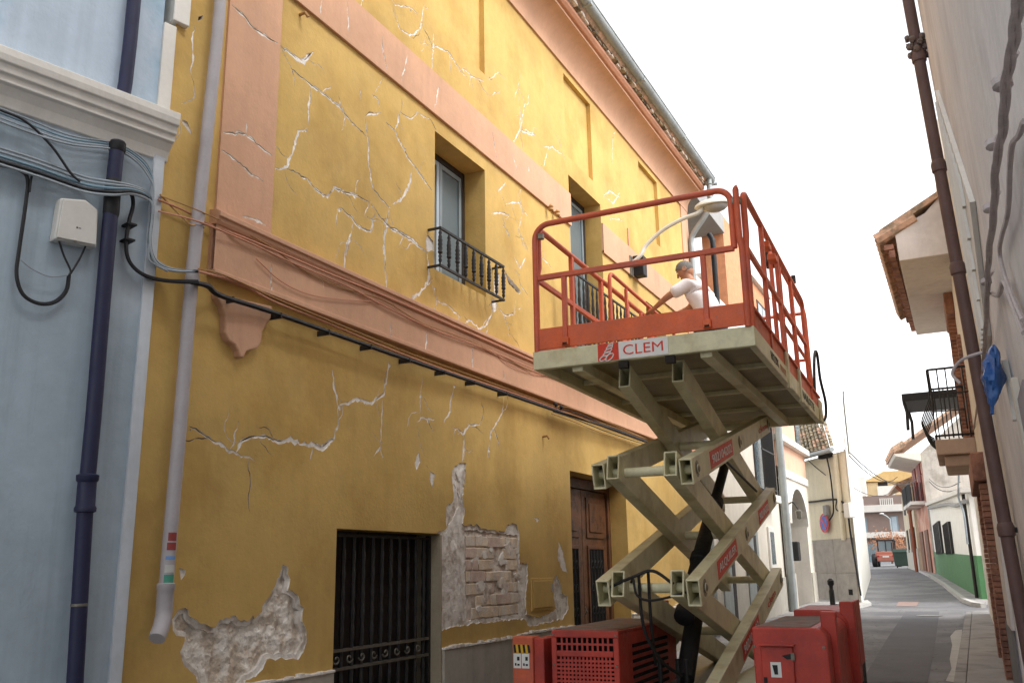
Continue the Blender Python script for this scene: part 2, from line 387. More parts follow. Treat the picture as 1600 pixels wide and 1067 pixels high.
# ------------------------------------------------------------------ yellow house
Y0, Y1 = 3.96, 17.22
ZT = 9.0
house = empty('yellow_house', (XF, 9, g(9)), 'cracked ochre yellow house with salmon bands beside the scissor lift', 'house')
rnd = random.Random(3)
feats = []
def crack(k_, pts, w=1., dark=.6, X=XF, dst=None):
    P = resample(zf(k_, pts, X), .026)
    n = len(P)
    for i in range(1, n-1): P[i] = P[i]+Vector((rnd.uniform(-.006, .006)+.016*noise.noise(Vector((P[i].x*9, P[i].y*9, 1))), rnd.uniform(-.006, .006)+.016*noise.noise(Vector((P[i].x*9, P[i].y*9, 7)))))
    dst = feats if dst is None else dst
    dst.append(dict(p=ribbon(P, .0094*w, .8, rnd, off=.003), d=.003, m=1))
    if dark > 0 and n > 4:
        i = 0
        while i < n-3:                                              # the gap opens along stretches only
            m_ = rnd.randint(5, 14); j = min(n, i+m_)
            if rnd.random() < dark and j-i > 3: dst.append(dict(p=ribbon(P[i:j], .0034*max(.8, min(w, 1.5)), .5, rnd), d=.022, m=2))
            i = j-1
    HAIR_SEEDS.extend(P[::7]) if dst is feats else None
HAIR_SEEDS = []
for a in [
 (4, [(95, 185), (140, 222), (190, 262), (215, 240), (240, 215)], 1.5, .9), (4, [(150, 290), (225, 350), (290, 400), (345, 440), (395, 505), (460, 570)], 1.2, .95),
 (4, [(225, 365), (221, 440), (218, 520)], .9, 0), (4, [(210, 535), (178, 548), (150, 640), (125, 700), (80, 705)], 1.3, .2),
 (4, [(125, 700), (210, 745), (245, 790), (297, 820), (325, 785), (375, 800), (420, 815), (480, 840)], 1.3, .9),
 (4, [(455, 485), (468, 600), (470, 680), (485, 780), (520, 830), (560, 865)], 1.1, .5), (4, [(455, 485), (480, 476), (520, 470)], .9, 0),
 (4, [(540, 510), (580, 545), (630, 650), (690, 735), (735, 795)], 1.1, .9), (4, [(600, 470), (580, 545)], 1.2, .2), (4, [(600, 470), (640, 495), (675, 470), (730, 500)], .8, .2),
 (4, [(650, 700), (635, 780), (610, 825), (570, 850)], 1.6, .2), (4, [(480, 850), (530, 920), (580, 960), (650, 1000), (710, 1055)], 1.3, .9),
 (4, [(345, 865), (400, 905), (415, 935), (478, 965), (497, 885)], 1.2, .8), (4, [(405, 930), (388, 1000), (375, 1065)], 1., .1), (4, [(555, 870), (545, 930), (535, 1000), (530, 1060)], 1.2, .3),
 (4, [(485, 395), (510, 415), (515, 450)], .8, .5), (4, [(437, 372), (432, 395), (435, 415)], .6, 0), (4, [(345, 400), (350, 440)], .7, 0),
 (4, [(565, 0), (580, 20), (640, 30), (675, 60)], .8, .3), (4, [(570, 20), (600, 120), (640, 148), (685, 120), (700, 20)], .9, .1),
 (4, [(705, 155), (740, 190), (800, 215), (850, 290), (885, 335)], .9, .7), (4, [(740, 140), (737, 210), (732, 290)], .8, .1), (4, [(805, 215), (808, 270), (815, 315)], .7, .7),
 (4, [(860, 285), (905, 320), (950, 340)], .8, .2), (4, [(1095, 400), (1102, 480), (1100, 540), (1075, 590), (1072, 622)], .8, .2), (4, [(1100, 545), (1165, 565)], .9, 0), (4, [(975, 400), (1020, 380)], .7, 0), (4, [(440, 0), (437, 35)], .8, 0),
 (4, [(1010, 800), (1040, 760)], .9, 0), (4, [(980, 890), (1025, 885), (1055, 895)], 1.1, .6), (4, [(1025, 900), (1040, 950), (1060, 1000)], .7, .7), (4, [(1040, 850), (1090, 840), (1140, 910)], .9, .1),
 (4, [(975, 330), (1010, 300), (1040, 330)], .5, 0), (4, [(1120, 1000), (1135, 1050)], .6, .4),
 (5, [(418, 60), (405, 100), (400, 215)], 1., .1), (5, [(575, 0), (580, 120), (590, 300)], 1., .3), (5, [(590, 0), (650, 35), (700, 65), (745, 105), (775, 130)], 1.2, .8),
 (5, [(772, 130), (780, 230), (760, 290), (700, 335), (650, 340)], 1.5, .4), (5, [(800, 285), (815, 340), (875, 375), (915, 420), (912, 455)], .9, .5), (5, [(815, 345), (800, 395)], .8, .1),
 (5, [(930, 465), (960, 430), (1000, 470), (1035, 460), (1060, 410), (1075, 345)], 1.1, .3), (5, [(1040, 510), (1045, 460)], 1., .3), (5, [(1085, 360), (1120, 410), (1165, 405), (1170, 340)], .9, .4), (5, [(1120, 420), (1145, 485)], .7, .6),
 (5, [(1115, 0), (1140, 60)], .6, .8), (5, [(1165, 150), (1190, 200), (1215, 150)], 1.3, .3), (5, [(1200, 60), (1220, 120)], .7, 0), (5, [(1185, 230), (1190, 270), (1225, 320)], .6, .4),
 (5, [(345, 655), (355, 740), (370, 825)], 1.2, .2), (5, [(370, 825), (370, 900), (345, 970), (290, 1015), (250, 990), (160, 975), (80, 970), (0, 945), (-75, 985)], 1.6, .15),
 (5, [(370, 825), (440, 790), (530, 800), (575, 765), (590, 700), (598, 620)], 1.5, .2), (5, [(570, 790), (566, 900), (562, 1000)], .7, 0), (5, [(530, 1045), (560, 1005), (575, 1060)], .9, 0),
 (5, [(748, 680), (742, 780), (740, 870)], .5, 0), (5, [(725, 890), (745, 878), (805, 878)], .9, 0), (5, [(890, 735), (870, 850), (848, 895)], 1., 0), (5, [(885, 915), (935, 940), (965, 905), (1010, 900)], 1.2, .3), (5, [(935, 945), (937, 1000), (937, 1060)], 1.3, .4),
 (5, [(1118, 775), (1110, 850), (1060, 935), (1045, 1050)], 1., .1), (5, [(1075, 920), (1095, 1000)], 1., 0), (5, [(255, 1010), (245, 1060)], .8, 0),
 (3, [(815, -40), (885, 0), (1015, 75), (1095, 108)], 1.3, .5), (3, [(1015, 75), (1045, 20), (1090, 0)], 1.2, .1),
 (6, [(675, -20), (672, 60), (668, 120)], 1.2, .2), (7, [(100, 450), (130, 520), (110, 640), (85, 690)], .7, .1), (7, [(220, 740), (270, 745), (330, 790)], .9, .1), (7, [(250, 745), (225, 840)], .6, 0), (7, [(530, 985), (560, 965), (610, 1000)], 1., 0), (7, [(575, 680), (570, 830)], .5, 0), (7, [(120, 650), (185, 680)], .8, 0),
 (8, [(340, 130), (375, 160), (400, 120)], .9, .1), (8, [(365, 215), (410, 225)], .8, 0), (8, [(400, 450), (425, 485)], 1., .1), (8, [(70, 330), (110, 360), (150, 400)], .7, .3),
 (8, [(20, 110), (40, 190), (25, 260), (45, 330)], .8, .4), (1, [(950, 120), (945, 200), (940, 380)], .7, 0), (1, [(905, 590), (915, 620), (940, 660)], 1.2, 0)]:
    crack(*a)
for p in rnd.sample(HAIR_SEEDS, min(95, len(HAIR_SEEDS))):            # hairlines branching from the main cracks, flakes beside them
    a = rnd.uniform(0, 6.28); P = [p.copy()]
    for i in range(rnd.randint(4, 13)): a += rnd.uniform(-.55, .55); P.append(P[-1]+Vector((math.cos(a), math.sin(a)))*.03)
    feats.append(dict(p=ribbon(P, rnd.uniform(.0022, .0052), .7, rnd), d=.004, m=1 if rnd.random() < .72 else 2))
for p in rnd.sample(HAIR_SEEDS, min(70, len(HAIR_SEEDS))):
    c_ = p+Vector((rnd.uniform(-.02, .02), rnd.uniform(-.03, .01))); r_ = rnd.uniform(.008, .024)
    feats.append(dict(p=[c_+Vector((math.cos(t*.9), math.sin(t*.9)*rnd.uniform(.6, 1.5)))*r_*rnd.uniform(.5, 1.2) for t in range(7)], d=.006, m=1))
def blob(k_, pts, d=.006, m=1, step=.03, amp=.008): feats.append(dict(p=jag(zf(k_, pts), step, amp, rnd), d=d, m=m))
blob(6, [(480, 70), (462, 118), (470, 150), (488, 118)]); blob(6, [(512, 128), (548, 168), (540, 225), (528, 190), (530, 150)])
blob(6, [(1085, 455), (1102, 500), (1120, 590), (1100, 582), (1078, 530)]); blob(6, [(975, 350), (1000, 360), (990, 374)], .004)
blob(5, [(772, 50), (800, 75), (802, 120), (772, 128), (764, 90)], .012); blob(5, [(1082, 215), (1098, 225), (1092, 330), (1075, 320), (1072, 260)], .01)
blob(5, [(1117, 208), (1150, 250), (1192, 300), (1188, 318), (1140, 270)], .05, 2); blob(5, [(1060, 340), (1085, 345), (1083, 390), (1070, 395)], .01)
blob(4, [(182, 250), (215, 225), (240, 212), (212, 255)], .008); blob(1, [(970, 80), (1000, 75), (995, 100), (972, 108)], .02, 2); blob(1, [(895, 592), (920, 600), (925, 625), (905, 622)], .008)
blob(3, [(775, 575), (800, 580), (795, 605), (780, 625)], .012)
blob(5, [(265, 985), (300, 1000), (340, 965), (352, 975), (300, 1028), (262, 1012)], .01)
# broken render at the foot of the wall
big = jag(zf(3, [(770, 745), (800, 745), (830, 785), (880, 810), (930, 820), (960, 785), (1000, 780), (1050, 795), (1100, 780), (1130, 765), (1130, 730), (1165, 690), (1190, 640), (1205, 590), (1215, 560), (1245, 560), (1245, 660), (1280, 690), (1305, 740), (1300, 800), (1325, 840), (1310, 930), (1285, 965), (1220, 960), (1150, 965), (1140, 990), (1100, 1030), (1050, 1067), (1040, 1110), (870, 1110), (850, 1060), (835, 1025), (790, 990), (780, 940), (795, 870), (750, 845), (745, 800)]), .028, .014, rnd)
feats += [dict(p=big, d=.015, m=1, amp=.008, grid=.03), dict(p=inset(big, .035), d=.036, m=3, amp=.022, grid=.016)]
pl = jag(zf(6, [(650, 120), (685, 120), (680, 200), (670, 260), (680, 330), (668, 385), (730, 385), (760, 405), (850, 415), (860, 385), (900, 378), (912, 420), (915, 550), (950, 550), (950, 620), (940, 700), (945, 770), (1000, 785), (1070, 750), (1060, 690), (1050, 640), (1075, 600), (1090, 640), (1095, 680), (1120, 690), (1125, 750), (1100, 790), (1010, 810), (960, 825), (930, 790), (750, 805), (640, 825), (570, 840), (580, 760), (575, 650), (565, 560), (562, 420), (600, 400), (600, 310), (630, 280), (625, 150)]), .028, .013, rnd)
feats += [dict(p=pl, d=.012, m=1, amp=.007, grid=.03)]
feats.append(dict(p=jag(zf(6, [(600, 425), (660, 300), (662, 200), (640, 160), (650, 260), (615, 330)]), .05, .01, rnd), d=.022, m=4, amp=.006, grid=.03))
feats.append(dict(p=jag(zf(6, [(682, 405), (912, 430), (912, 770), (690, 800)]), .05, .01, rnd), d=.026, m=4, amp=.010, grid=.03))
feats.append(dict(p=ribbon(resample(zf(6, [(648, 150), (635, 210), (655, 250), (665, 280), (660, 330)]), .03), .007, .5, rnd), d=.06, m=2))
# openings
def rect(y0, y1, z0, z1): return [Vector((y0, z0)), Vector((y1, z0)), Vector((y1, z1)), Vector((y0, z1))]
W1 = (7.38, 8.47, 4.55, 6.06); W3 = (14.2, 15.28, 4.55, 6.0)
W2 = (10.96, 12.2, 4.3, 7.0)
GA = (5.93, 7.53, -.2, 1.985); DO = (10.68, 12.75, -.2, 2.85)
for w, dp in ((W1, .32), (W2, .32), (W3, .32), (GA, .26), (DO, .34)): feats.append(dict(p=rect(*w), d=None, m=0, reveal=dp))
NI = [(7.40, 8.49), (10.9, 11.93), (14.19, 15.25)]
for a, b in NI: feats.append(dict(p=rect(a, b, 7.28, 8.55), d=.065, m=0))
relief('wall', rect(Y0, Y1, -.2, ZT), feats, XF, [YEL, PLA, GAP, RUB, MOR], house)
bx('wall', YEL, house, XF-6, XF-.36, Y0+.01, Y1-.01, -.2, ZT)

# bricks laid bare in the patch, each its own piece
random.seed(11)
A = zf(6, [(682, 420), (912, 440), (912, 770), (690, 795)])
yl, yr, zb, zt_ = A[0].x+.02, A[1].x-.02, max(A[2].y, A[3].y)+.0, min(A[0].y, A[1].y)
nrow = 7; rh = (zt_-zb)/nrow
for r_ in range(nrow):
    y = yl - (.10 if r_ % 2 else 0)
    while y < yr-.04:
        w = random.choice((.31, .27, .2, .13)); a, b = max(y, yl)+.004, min(y+w, yr)-.004
        if b-a > .05 and random.random() < .84:
            z0 = zb+r_*rh+.007; d = random.uniform(.004, .014); j = [random.uniform(-.012, .012) for _ in range(8)]
            m_ = MB(); m_.box(XF-.06, XF-d, a, b, z0, z0+rh-.014)
            m_.v = [(v[0], v[1]+j[i], v[2]+j[(i+3) % 8]*.6) for i, v in enumerate(m_.v)]
            m_.build('brick', BRR if random.random() < .13 else BRI, house, bevel=.006)
        y += w
for i in range(16):                                                  # plaster still smeared over the bricks
    cy_, cz_ = random.uniform(yl, yr), random.uniform(zb+.05, zt_); sc = random.uniform(.05, .14)
    MB().prism([(XF-.03, cy_+math.cos(t*.7)*sc*random.uniform(.5, 1.3), cz_+math.sin(t*.7)*sc*random.uniform(.35, .8)) for t in range(9)], (random.uniform(.018, .028), 0, 0)).build('plaster_smear', MOR if i % 2 else PLA, house, bevel=.004)
# salmon paint bands, each proud of the render
pil_o = zf(1, [(1118, 0), (1370, 0)])[0]
PY0, PY1 = fac(350, 100).x, fac(434, 100).x
pf = []
def crackp(pts, w=1., dark=.7, k_=1): crack(k_, pts, w, dark, XF+.02, pf)
crackp([(1130, 15), (1210, 95), (1245, 140), (1320, 185), (1362, 212)], 1.3, 1); crackp([(1090, 645), (1150, 655), (1205, 655), (1260, 705), (1335, 765)], 1.3, 1)
crackp([(1085, 735), (1160, 785), (1230, 850), (1290, 890)], 1., .8); crackp([(1210, 600), (1208, 650)], .7, 0)
crackp([(1010, 100), (1060, 110), (1110, 140)], 1.2, .4, 2); crackp([(1130, 240), (1130, 300)], .8, 0, 2)
ledge_b, ledge_t = 3.64, 4.085
relief('pilaster', rect(PY0, PY1, ledge_t-.02, 8.65), pf, XF+.02, [PNK, PLA, GAP], house)
bx('pilaster_edge', PNK, house, XF-.01, XF+.0195, PY0, PY0+.02, ledge_t-.02, 8.65)
MB().prism([(XF-.02, y, z) for y, z in zf(2, [(876, 425), (880, 445), (903, 480), (915, 520), (915, 590), (930, 625), (955, 640), (970, 665), (975, 690), (990, 697), (1003, 668), (1050, 655), (1065, 630), (1070, 585), (1106, 530), (1112, 480)])], (.075, 0, 0)).build('pendant', PNK, house, bevel=.012)
bx('pilaster', PNK, house, XF-.01, XF+.022, 16.75, Y1-.002, ledge_t, 8.65)
lf = []
for pts, w in (([(70, 170), (68, 250), (65, 330)], .8), ([(608, 450), (610, 490), (603, 530)], 1.), ([(765, 480), (770, 520), (762, 580)], 1.), ([(980, 555), (975, 620), (985, 690)], 1.), ([(1115, 660), (1118, 690), (1112, 720)], .8), ([(180, 130), (185, 160)], .8), ([(300, 250), (306, 290)], .7)):
    crack(5, pts, w, .6, XF+.06, lf)
relief('ledge', rect(PY0-.03, Y1-.002, ledge_b, ledge_t), lf, XF+.06, [PNK, PLA, GAP], house)
bx('ledge_core', PNK, house, XF-.02, XF+.028, PY0-.03, Y1-.004, ledge_b, ledge_t-.004)
lm = MB()
lm.prism([(XF-.02, PY0-.04, z_) if q == 0 else (XF+q, PY0-.04, z_) for q, z_ in ((0, 4.0), (.07, 4.0), (.085, 4.02), (.085, 4.045), (.105, 4.05), (.105, 4.085), (.06, 4.11), (0, 4.12))], (0, Y1-.006-PY0+.04, 0))
lm.build('moulding', PNK, house, bevel=.004)
lm = MB(); lm.box(XF+.03, XF+.075, PY0-.03, Y1-.01, ledge_b-.004, ledge_b+.035); lm.build('moulding', PNK, house, bevel=.006)
bf = []
for pts, w in (([(525, 150), (530, 220), (545, 290)], .7), ([(630, 220), (622, 280), (605, 340)], .8), ([(760, 360), (752, 420), (745, 450)], .9), ([(380, 0), (383, 60), (385, 130)], .7), ([(275, 0), (270, 60)], .8), ([(985, 550), (995, 610), (1005, 660)], .7), ([(1070, 640), (1080, 680), (1092, 710)], .7), ([(1135, 690), (1140, 720)], 1.)):
    crack(4, pts, w, .35, XF+.03, bf)
for a, b, fl_ in ((PY1, W2[0]-.0, bf), (W2[1], 16.75, [])):
    relief('string_course', rect(a+.002, b-.002, 6.235, 6.70), fl_, XF+.03, [PNK, PLA, GAP], house)
    bx('string_course_edge', PNK, house, XF-.01, XF+.0295, a+.002, b-.002, 6.228, 6.262)
for y in (W2[0]-.012, W2[1]+.002): bx('string_course_end', PNK, house, XF-.01, XF+.0297, y, y+.01, 6.235, 6.7)
# cove cornice, fillet, eave tiles
cv = [(0, 8.65), (.03, 8.65), (.03, 8.69)]+[(.03+.30*(1-math.cos(t)), 8.69+.33*math.sin(t)) for t in [i*math.pi/16 for i in range(1, 9)]]+[(.33, 9.06), (.30, 9.06), (0, 9.1)]
MB().prism([(XF+a-(.02 if a == 0 else 0), Y0+.35, z_) for a, z_ in cv], (0, Y1-Y0-.35, 0)).build('cornice', PNK, house, smooth=True)
ORG = M('orange_fillet', S(200, 146, 118), .9, .12, 3, .3, 30)
MB().prism([(XF+a, Y0+.34, z_) for a, z_ in ((.02, 9.062), (.37, 9.062), (.41, 9.10), (.41, 9.15), (.02, 9.15))], (0, Y1-Y0-.33, 0)).build('fillet', ORG, house, bevel=.006)
random.seed(5)
y = Y0+.4
while y < Y1:
    w = random.uniform(.11, .2); x1 = XF+.45+random.uniform(-.03, .03); z0 = 9.153+random.uniform(0, .012)
    m_ = MB(); arc = [(y+w/2+math.cos(t)*w*.5, z0+math.sin(t)*w*.32) for t in [i*math.pi/6 for i in range(7)]]
    m_.prism([(XF+.05, a, b) for a, b in arc], (x1-XF-.05, 0, .0)); m_.build('eave_tile', TILEO if random.random() < .5 else MOR, house)
    y += w*random.uniform(.95, 1.1)
MB().prism([(XF+.52, Y0+.3, 9.26), (XF+.45, Y0+.3, 9.2), (XF-6, Y0+.3, 11.0), (XF-6, Y0+.3, 11.1)], (0, Y1-Y0-.25, 0)).build('roof', TILE, house)
# gutter in lengths with joints
gx, gz = XF+.53, 9.33
y = Y0+.3
for i, L_ in enumerate((3.9, 2.35, 2.3, 2.35, 2.28)):
    r1 = .088 + (.006 if i % 2 else 0)
    prof = [(gx+math.cos(t)*r1, gz+math.sin(t)*r1) for t in [math.pi+j*math.pi/10 for j in range(11)]]
    prof += [(gx+math.cos(t)*(r1-.006), gz+math.sin(t)*(r1-.006)) for t in [2*math.pi-j*math.pi/10 for j in range(11)]]
    gm = MB(); gm.prism([(a, y, b-.004*i) for a, b in prof], (0, min(L_, Y1+.1-y)+.03, 0)); gm.tube([(gx+r1, y, gz+.004-.004*i), (gx+r1, min(y+L_, Y1+.1), gz+.004-.004*i)], .011, 8)
    gm.lathe([(r1+.006, 0), (r1+.010, .02), (r1+.006, .04)], (gx, y, gz-.01-.004*i), (0, 1, 0), 16) if False else None
    gm.build('gutter', GALV, house, smooth=True); y += L_
    MB().box(gx-.10, gx+.10, y-.03, y+.03, gz-.104, gz-.06).build('gutter_bracket', GALV, house, bevel=.01)
# windows
def window(w, depth, hdr):
    y0, y1, z0, z1 = w; X = XF-depth; mid = (y0+y1)/2
    f = MB(); f.box(X, X+.06, y0+.002, y0+.03, z0, z1); f.box(X, X+.06, y1-.06, y1-.002, z0, z1); f.box(X, X+.06, y0+.03, y1-.06, z1-.07, z1-.002); f.box(X, X+.06, y0+.06, y1-.06, z0+.002, z0+.08)
    win = f.build('window', DARKW, house, bevel=.006)
    for a, b in ((y0+.032, mid-.004), (mid+.004, y1-.062)):
        s = MB(); t = .055
        s.box(X+.01, X+.05, a, a+t, z0+.082, z1-.072); s.box(X+.01, X+.05, b-t, b, z0+.082, z1-.072); s.box(X+.01, X+.05, a+t, b-t, z1-.072-t, z1-.072); s.box(X+.01, X+.05, a+t, b-t, z0+.082, z0+.082+t*1.6)
        s.build('sash', (SHUT if a < mid-.1 else SASH) if hdr else DARKW, win, bevel=.004)
        bx('pane', GLASS, win, X+.022, X+.030, a+t+.001, b-t-.001, z0+.17, z1-.128)
    bx('curtain', SHUT, win, X-.05, X-.04, y0+.05, y1-.05, z0, z1); return win
window(W1, .32, True); window(W2, .32, True); window(W3, .32, False)
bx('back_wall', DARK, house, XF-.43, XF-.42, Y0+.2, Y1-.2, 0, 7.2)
for w in (W1, W3): bx('sill', YEL, house, XF-.3, XF-.004, w[0]+.003, w[1]-.003, w[2]-.03, w[2]+.012)
def balcony(y0, y1, z0, z1, proj, floor=False, tilt=0.):
    X1 = XF+proj; r = MB(); zt = lambda y: tilt*((y-y0)/(y1-y0)-.5)
    for z_ in (z1, z0):
        r.beam((X1, y0, z_+zt(y0)), (X1, y1, z_+zt(y1)), .024, .024)
        for y in (y0+.011, y1-.011): r.beam((XF-.02, y, z_+zt(y)), (X1-.013, y, z_+zt(y)), .022, .02)
    b = r.build('balcony', IRON, house)
    n = max(6, int((y1-y0)/.155))
    def bal(x, y):
        pr = [(.008, 0), (.008, .03)]; h = z1-z0-.02
        for i in range(17):
            t = .06+i*.88/16; pr.append(((.019 if .3 < t < .75 else .013)+(.007 if i % 2 else 0), t*h))
        pr += [(.008, h-.01), (.008, h)]
        MB().lathe(pr, (x, y, z0+.01+zt(y)), n=8).build('baluster', IRON, b, smooth=True)
    for i in range(n+1): bal(X1, y0+.012+(y1-y0-.024)*i/n)
    if proj > .2: bal(XF+proj*.5, y0+.011); bal(XF+proj*.5, y1-.011)
    if floor: MB().box(XF-.01, X1+.02, y0-.02, y1+.02, z0-.1, z0-.03).build('slab', PNK, b, bevel=.01)
    return b
p = fac(687, 358, XF+.14); q = fac(787, 415, XF+.14)
balcony(p.x, q.x, (fac(681, 412, XF+.14).y+fac(780, 464, XF+.14).y)/2, (p.y+q.y)/2, .14)
balcony(10.3, 12.85, 4.36, 5.32, .3, True)
balcony(14.1, 15.38, 4.57, 5.03, .13)
# barred gate with its band of scrolls
GX = XF-.12
gf = MB(); y0, y1, zt_ = GA[0]+.02, GA[1]-.02, GA[3]-.02
for a, b in ((y0, y0+.035), (y1-.035, y1)): gf.box(GX-.02, GX+.02, a, b, .1, zt_)
for z_ in (zt_-.035, .14): gf.box(GX-.018, GX+.018, y0+.035, y1-.035, z_, z_+.022)
gate = gf.build('gate', IRON, house)
for z_ in (1.04, .90): bx('gate_band', STEEL, gate, GX-.02, GX+.022, y0+.035, y1-.035, z_, z_+.022)  # lighter metal than the bars: pale highlight put into the rails' colour
for i in range(11):
    y = y0+.10+(y1-y0-.2)*i/10
    pr = [(.011, .16)]+[(.011+(.004 if j % 2 else 0), .18+j*.07) for j in range(10)]+[(.011, .9), (.011, 1.06)]+[(.011+(.004 if j % 2 else 0), 1.1+j*.075) for j in range(11)]+[(.011, zt_-.035)]
    MB().lathe([(r_*1.5, z_) for r_, z_ in pr], (GX, y, 0), n=6).build('bar', IRON, gate)
for i in range(8):
    y = y0+.165+(y1-y0-.2)*i/8; s_ = 1 if i % 2 else -1
    pts = [(GX+.012, y+s_*math.cos(t)*(.012+.006*t), .985+math.sin(t)*(.010+.005*t)) for t in [j*.6 for j in range(11)]]
    MB().tube(pts, .007, 6).build('scroll', STEEL, gate, smooth=True)
for i in range(5):
    a = GA[0]+.01+i*(GA[1]-GA[0]-.02)/5
    bx('board', DARKW, house, XF-.30, XF-.26-.004*(i % 2), a+.004, a+(GA[1]-GA[0]-.02)/5-.004, 0, GA[3], bevel=.006)
JAM = M('jamb_cement', S(158, 146, 124), .95, .12, 4, .4, 40)
bx('jamb', JAM, house, XF-.255, XF+.006, GA[1]-.014, 7.536, .1, 1.975, bevel=.006)
# panelled door
DX = XF-.3
dm = MB(); dm.box(DX-.02, DX+.05, DO[0]+.003, DO[0]+.10, 0, 2.84); dm.box(DX-.02, DX+.05, DO[1]-.1, DO[1]-.003, 0, 2.84); dm.box(DX-.02, DX+.05, DO[0]+.1, DO[1]-.1, 2.7, 2.84)
door = dm.build('door', WOOD, house, bevel=.008)
wl = (DO[1]-DO[0]-.22)/2
for s_ in range(2):
    a = DO[0]+.11+s_*wl; b = a+wl-.01
    lf_ = bx('door_leaf', WOOD, door, DX-.02, DX+.02, a, b, .12, 2.69, bevel=.004)
    for z0, z1, mt in ((.25, .75, WOOD), (2.05, 2.6, WOOD)):
        m_ = MB(); m_.box(DX+.021, DX+.036, a+.14, b-.14, z0, z1); m_.box(DX+.036, DX+.05, a+.22, b-.22, z0+.08, z1-.08); m_.build('panel', mt, door, bevel=.01)
    bx('pane', DARK, door, DX+.021, DX+.026, a+.2, b-.2, .9, 1.9)
    gr = MB()
    for i in range(5): gr.tube([(DX+.045, a+.22+(b-a-.44)*i/4, .9), (DX+.045, a+.22+(b-a-.44)*i/4, 1.9)], .009, 6)
    for z_ in (1.1, 1.4, 1.7):
        for i in range(4):
            yc = a+.22+(b-a-.44)*(i+.5)/4; gr.tube([(DX+.045, yc+.035*math.cos(t), z_+.05*math.sin(t)) for t in [j*.7 for j in range(10)]], .006, 5)
    gr.build('door_grille', IRON, door)
    m_ = MB()
    for z0, z1 in ((.85, .9), (1.9, 1.95)): m_.box(DX+.02, DX+.04, a+.15, b-.15, z0, z1)
    m_.box(DX+.02, DX+.04, a+.15, a+.2, .9, 1.9); m_.box(DX+.02, DX+.04, b-.2, b-.15, .9, 1.9); m_.build('panel_moulding', WOOD, door, bevel=.006)
MB().tube([(DX+.06, DO[0]+.11+wl-.1, 1.05), (DX+.09, DO[0]+.11+wl-.1, 1.1), (DX+.06, DO[0]+.11+wl-.1, 1.16)], .01, 6).build('handle', STEEL, door)
# meter cupboard
a = zf(6, [(962, 615), (1055, 610), (1060, 752), (968, 765)])
md = MB().box(XF-.01, XF+.015, a[0].x, a[1].x, a[3].y+.02, a[0].y).build('meter_cupboard', YEL, house, bevel=.006)
bx('cupboard_door', YEL, md, XF+.016, XF+.026, a[0].x+.03, a[1].x-.03, a[3].y+.05, a[0].y-.03, bevel=.004)
bx('lock_plate', STO, md, XF+.027, XF+.032, a[1].x-.1, a[1].x-.04, a[0].y-.16, a[0].y-.07)
# plinth slabs under their white mortar line
for y0, y1, zt_ in ((Y0+.02, 5.92, .935), (7.54, 9.1, .965), (9.1, 10.66, .985), (12.77, 14.9, 1.02), (14.9, 17.2, 1.05)):
    bx('plinth_slab', STO, house, XF-.02, XF+.028, y0+.004, y1-.004, -.1, zt_-.02, bevel=.006)
    m_ = MB(); n = int((y1-y0)/.06)
    for i in range(n):
        h = random.uniform(.014, .034); m_.box(XF-.01, XF+.034+random.uniform(0, .012), y0+(y1-y0)*i/n, y0+(y1-y0)*(i+1)/n, zt_-.019, zt_-.019+h)
    m_.build('mortar_line', PLA, house, bevel=.004)
# small hooks and vents
for px, py in ((468, 24), (848, 682)):
    p = fac(px, py); MB().tube([(XF-.01, p.x, p.y), (XF+.06, p.x, p.y+.005), (XF+.075, p.x+.02, p.y-.03)], .014, 8).build('wall_hook', WIRET, house)
# ------------------------------------------------------------------ pale blue house, turned a little from the street line
BA = R(14.5)
bo = Vector((XF+.012, Y0-.02, 0)); bd = Vector((-math.sin(BA), -math.cos(BA), 0)); bn = Vector((math.cos(BA), -math.sin(BA), 0))   # along the wall, outwards
def bw(px, py, off=0.): return onP(px, py, bo+bn*off, bn)
def bt(px, py, off=0.): p = bw(px, py, off); return (p-bo).dot(bd), p.z
def bp(t, z, off=0.): return bo+bd*t+bn*off+Vector((0, 0, z))
blue = empty('blue_house', bp(1, g(3)), 'pale blue house with white moulded cornice at the left edge', 'house')
def bbox(name, mat, par, t0, t1, z0, z1, o0, o1, **k):
    return MB().prism([bp(t0, z0, o0), bp(t1, z0, o0), bp(t1, z0, o1), bp(t0, z0, o1)], (0, 0, z1-z0)).build(name, mat, par, **k)
PB = M('pale_blue_upper', S(186, 200, 214), .9, .08, 1.2, .3, 30, rgb2=S(160, 184, 202), scale2=1.0, streak=.12)
zc = bt(60, 110)[1]
zcb = bt(100, 195)[1]; zct = bt(140, 125)[1]
bbox('wall', BLU, blue, .075, 14, -.3, zcb+.02, -3, 0)
bbox('upper_wall', PB, blue, .08, 14, zcb+.021, 9.5, -3, -.005)
STRIP = M('strip_paint', S(200, 206, 212), .9, .08, 2, .2, 30, streak=.15)
bbox('corner_strip', STRIP, blue, 0, .075, -.3, zcb+.1, -.3, .022, bevel=.006)
bbox('corner_strip', WHI, blue, -.01, .08, zcb+.2, bt(270, 42)[1], -.3, .016, bevel=.006)
bbox('corner_strip', WHI, blue, -.10, .02, bt(285, 40)[1]+.004, 9.5, -.3, .014, bevel=.006)
# moulded cornice
zt_ = bt(200, 165)[1] - 0.0
zb_ = zct-.385
prof = [(0, 0), (.03, .01), (.05, .09), (.09, .15), (.12, .16), (.12, .21), (.145, .22), (.155, .28), (.175, .29), (.185, .34), (.185, .40), (0, .43)]
MB().prism([bp(-.02, zb_+b*.78, a*.85-.01) for a, b in prof], bd*6).build('cornice', WHI, blue, bevel=.005)
PIPE_T = bt(160, 500, .07)[0]
t_ = bt(140, 780, .075)
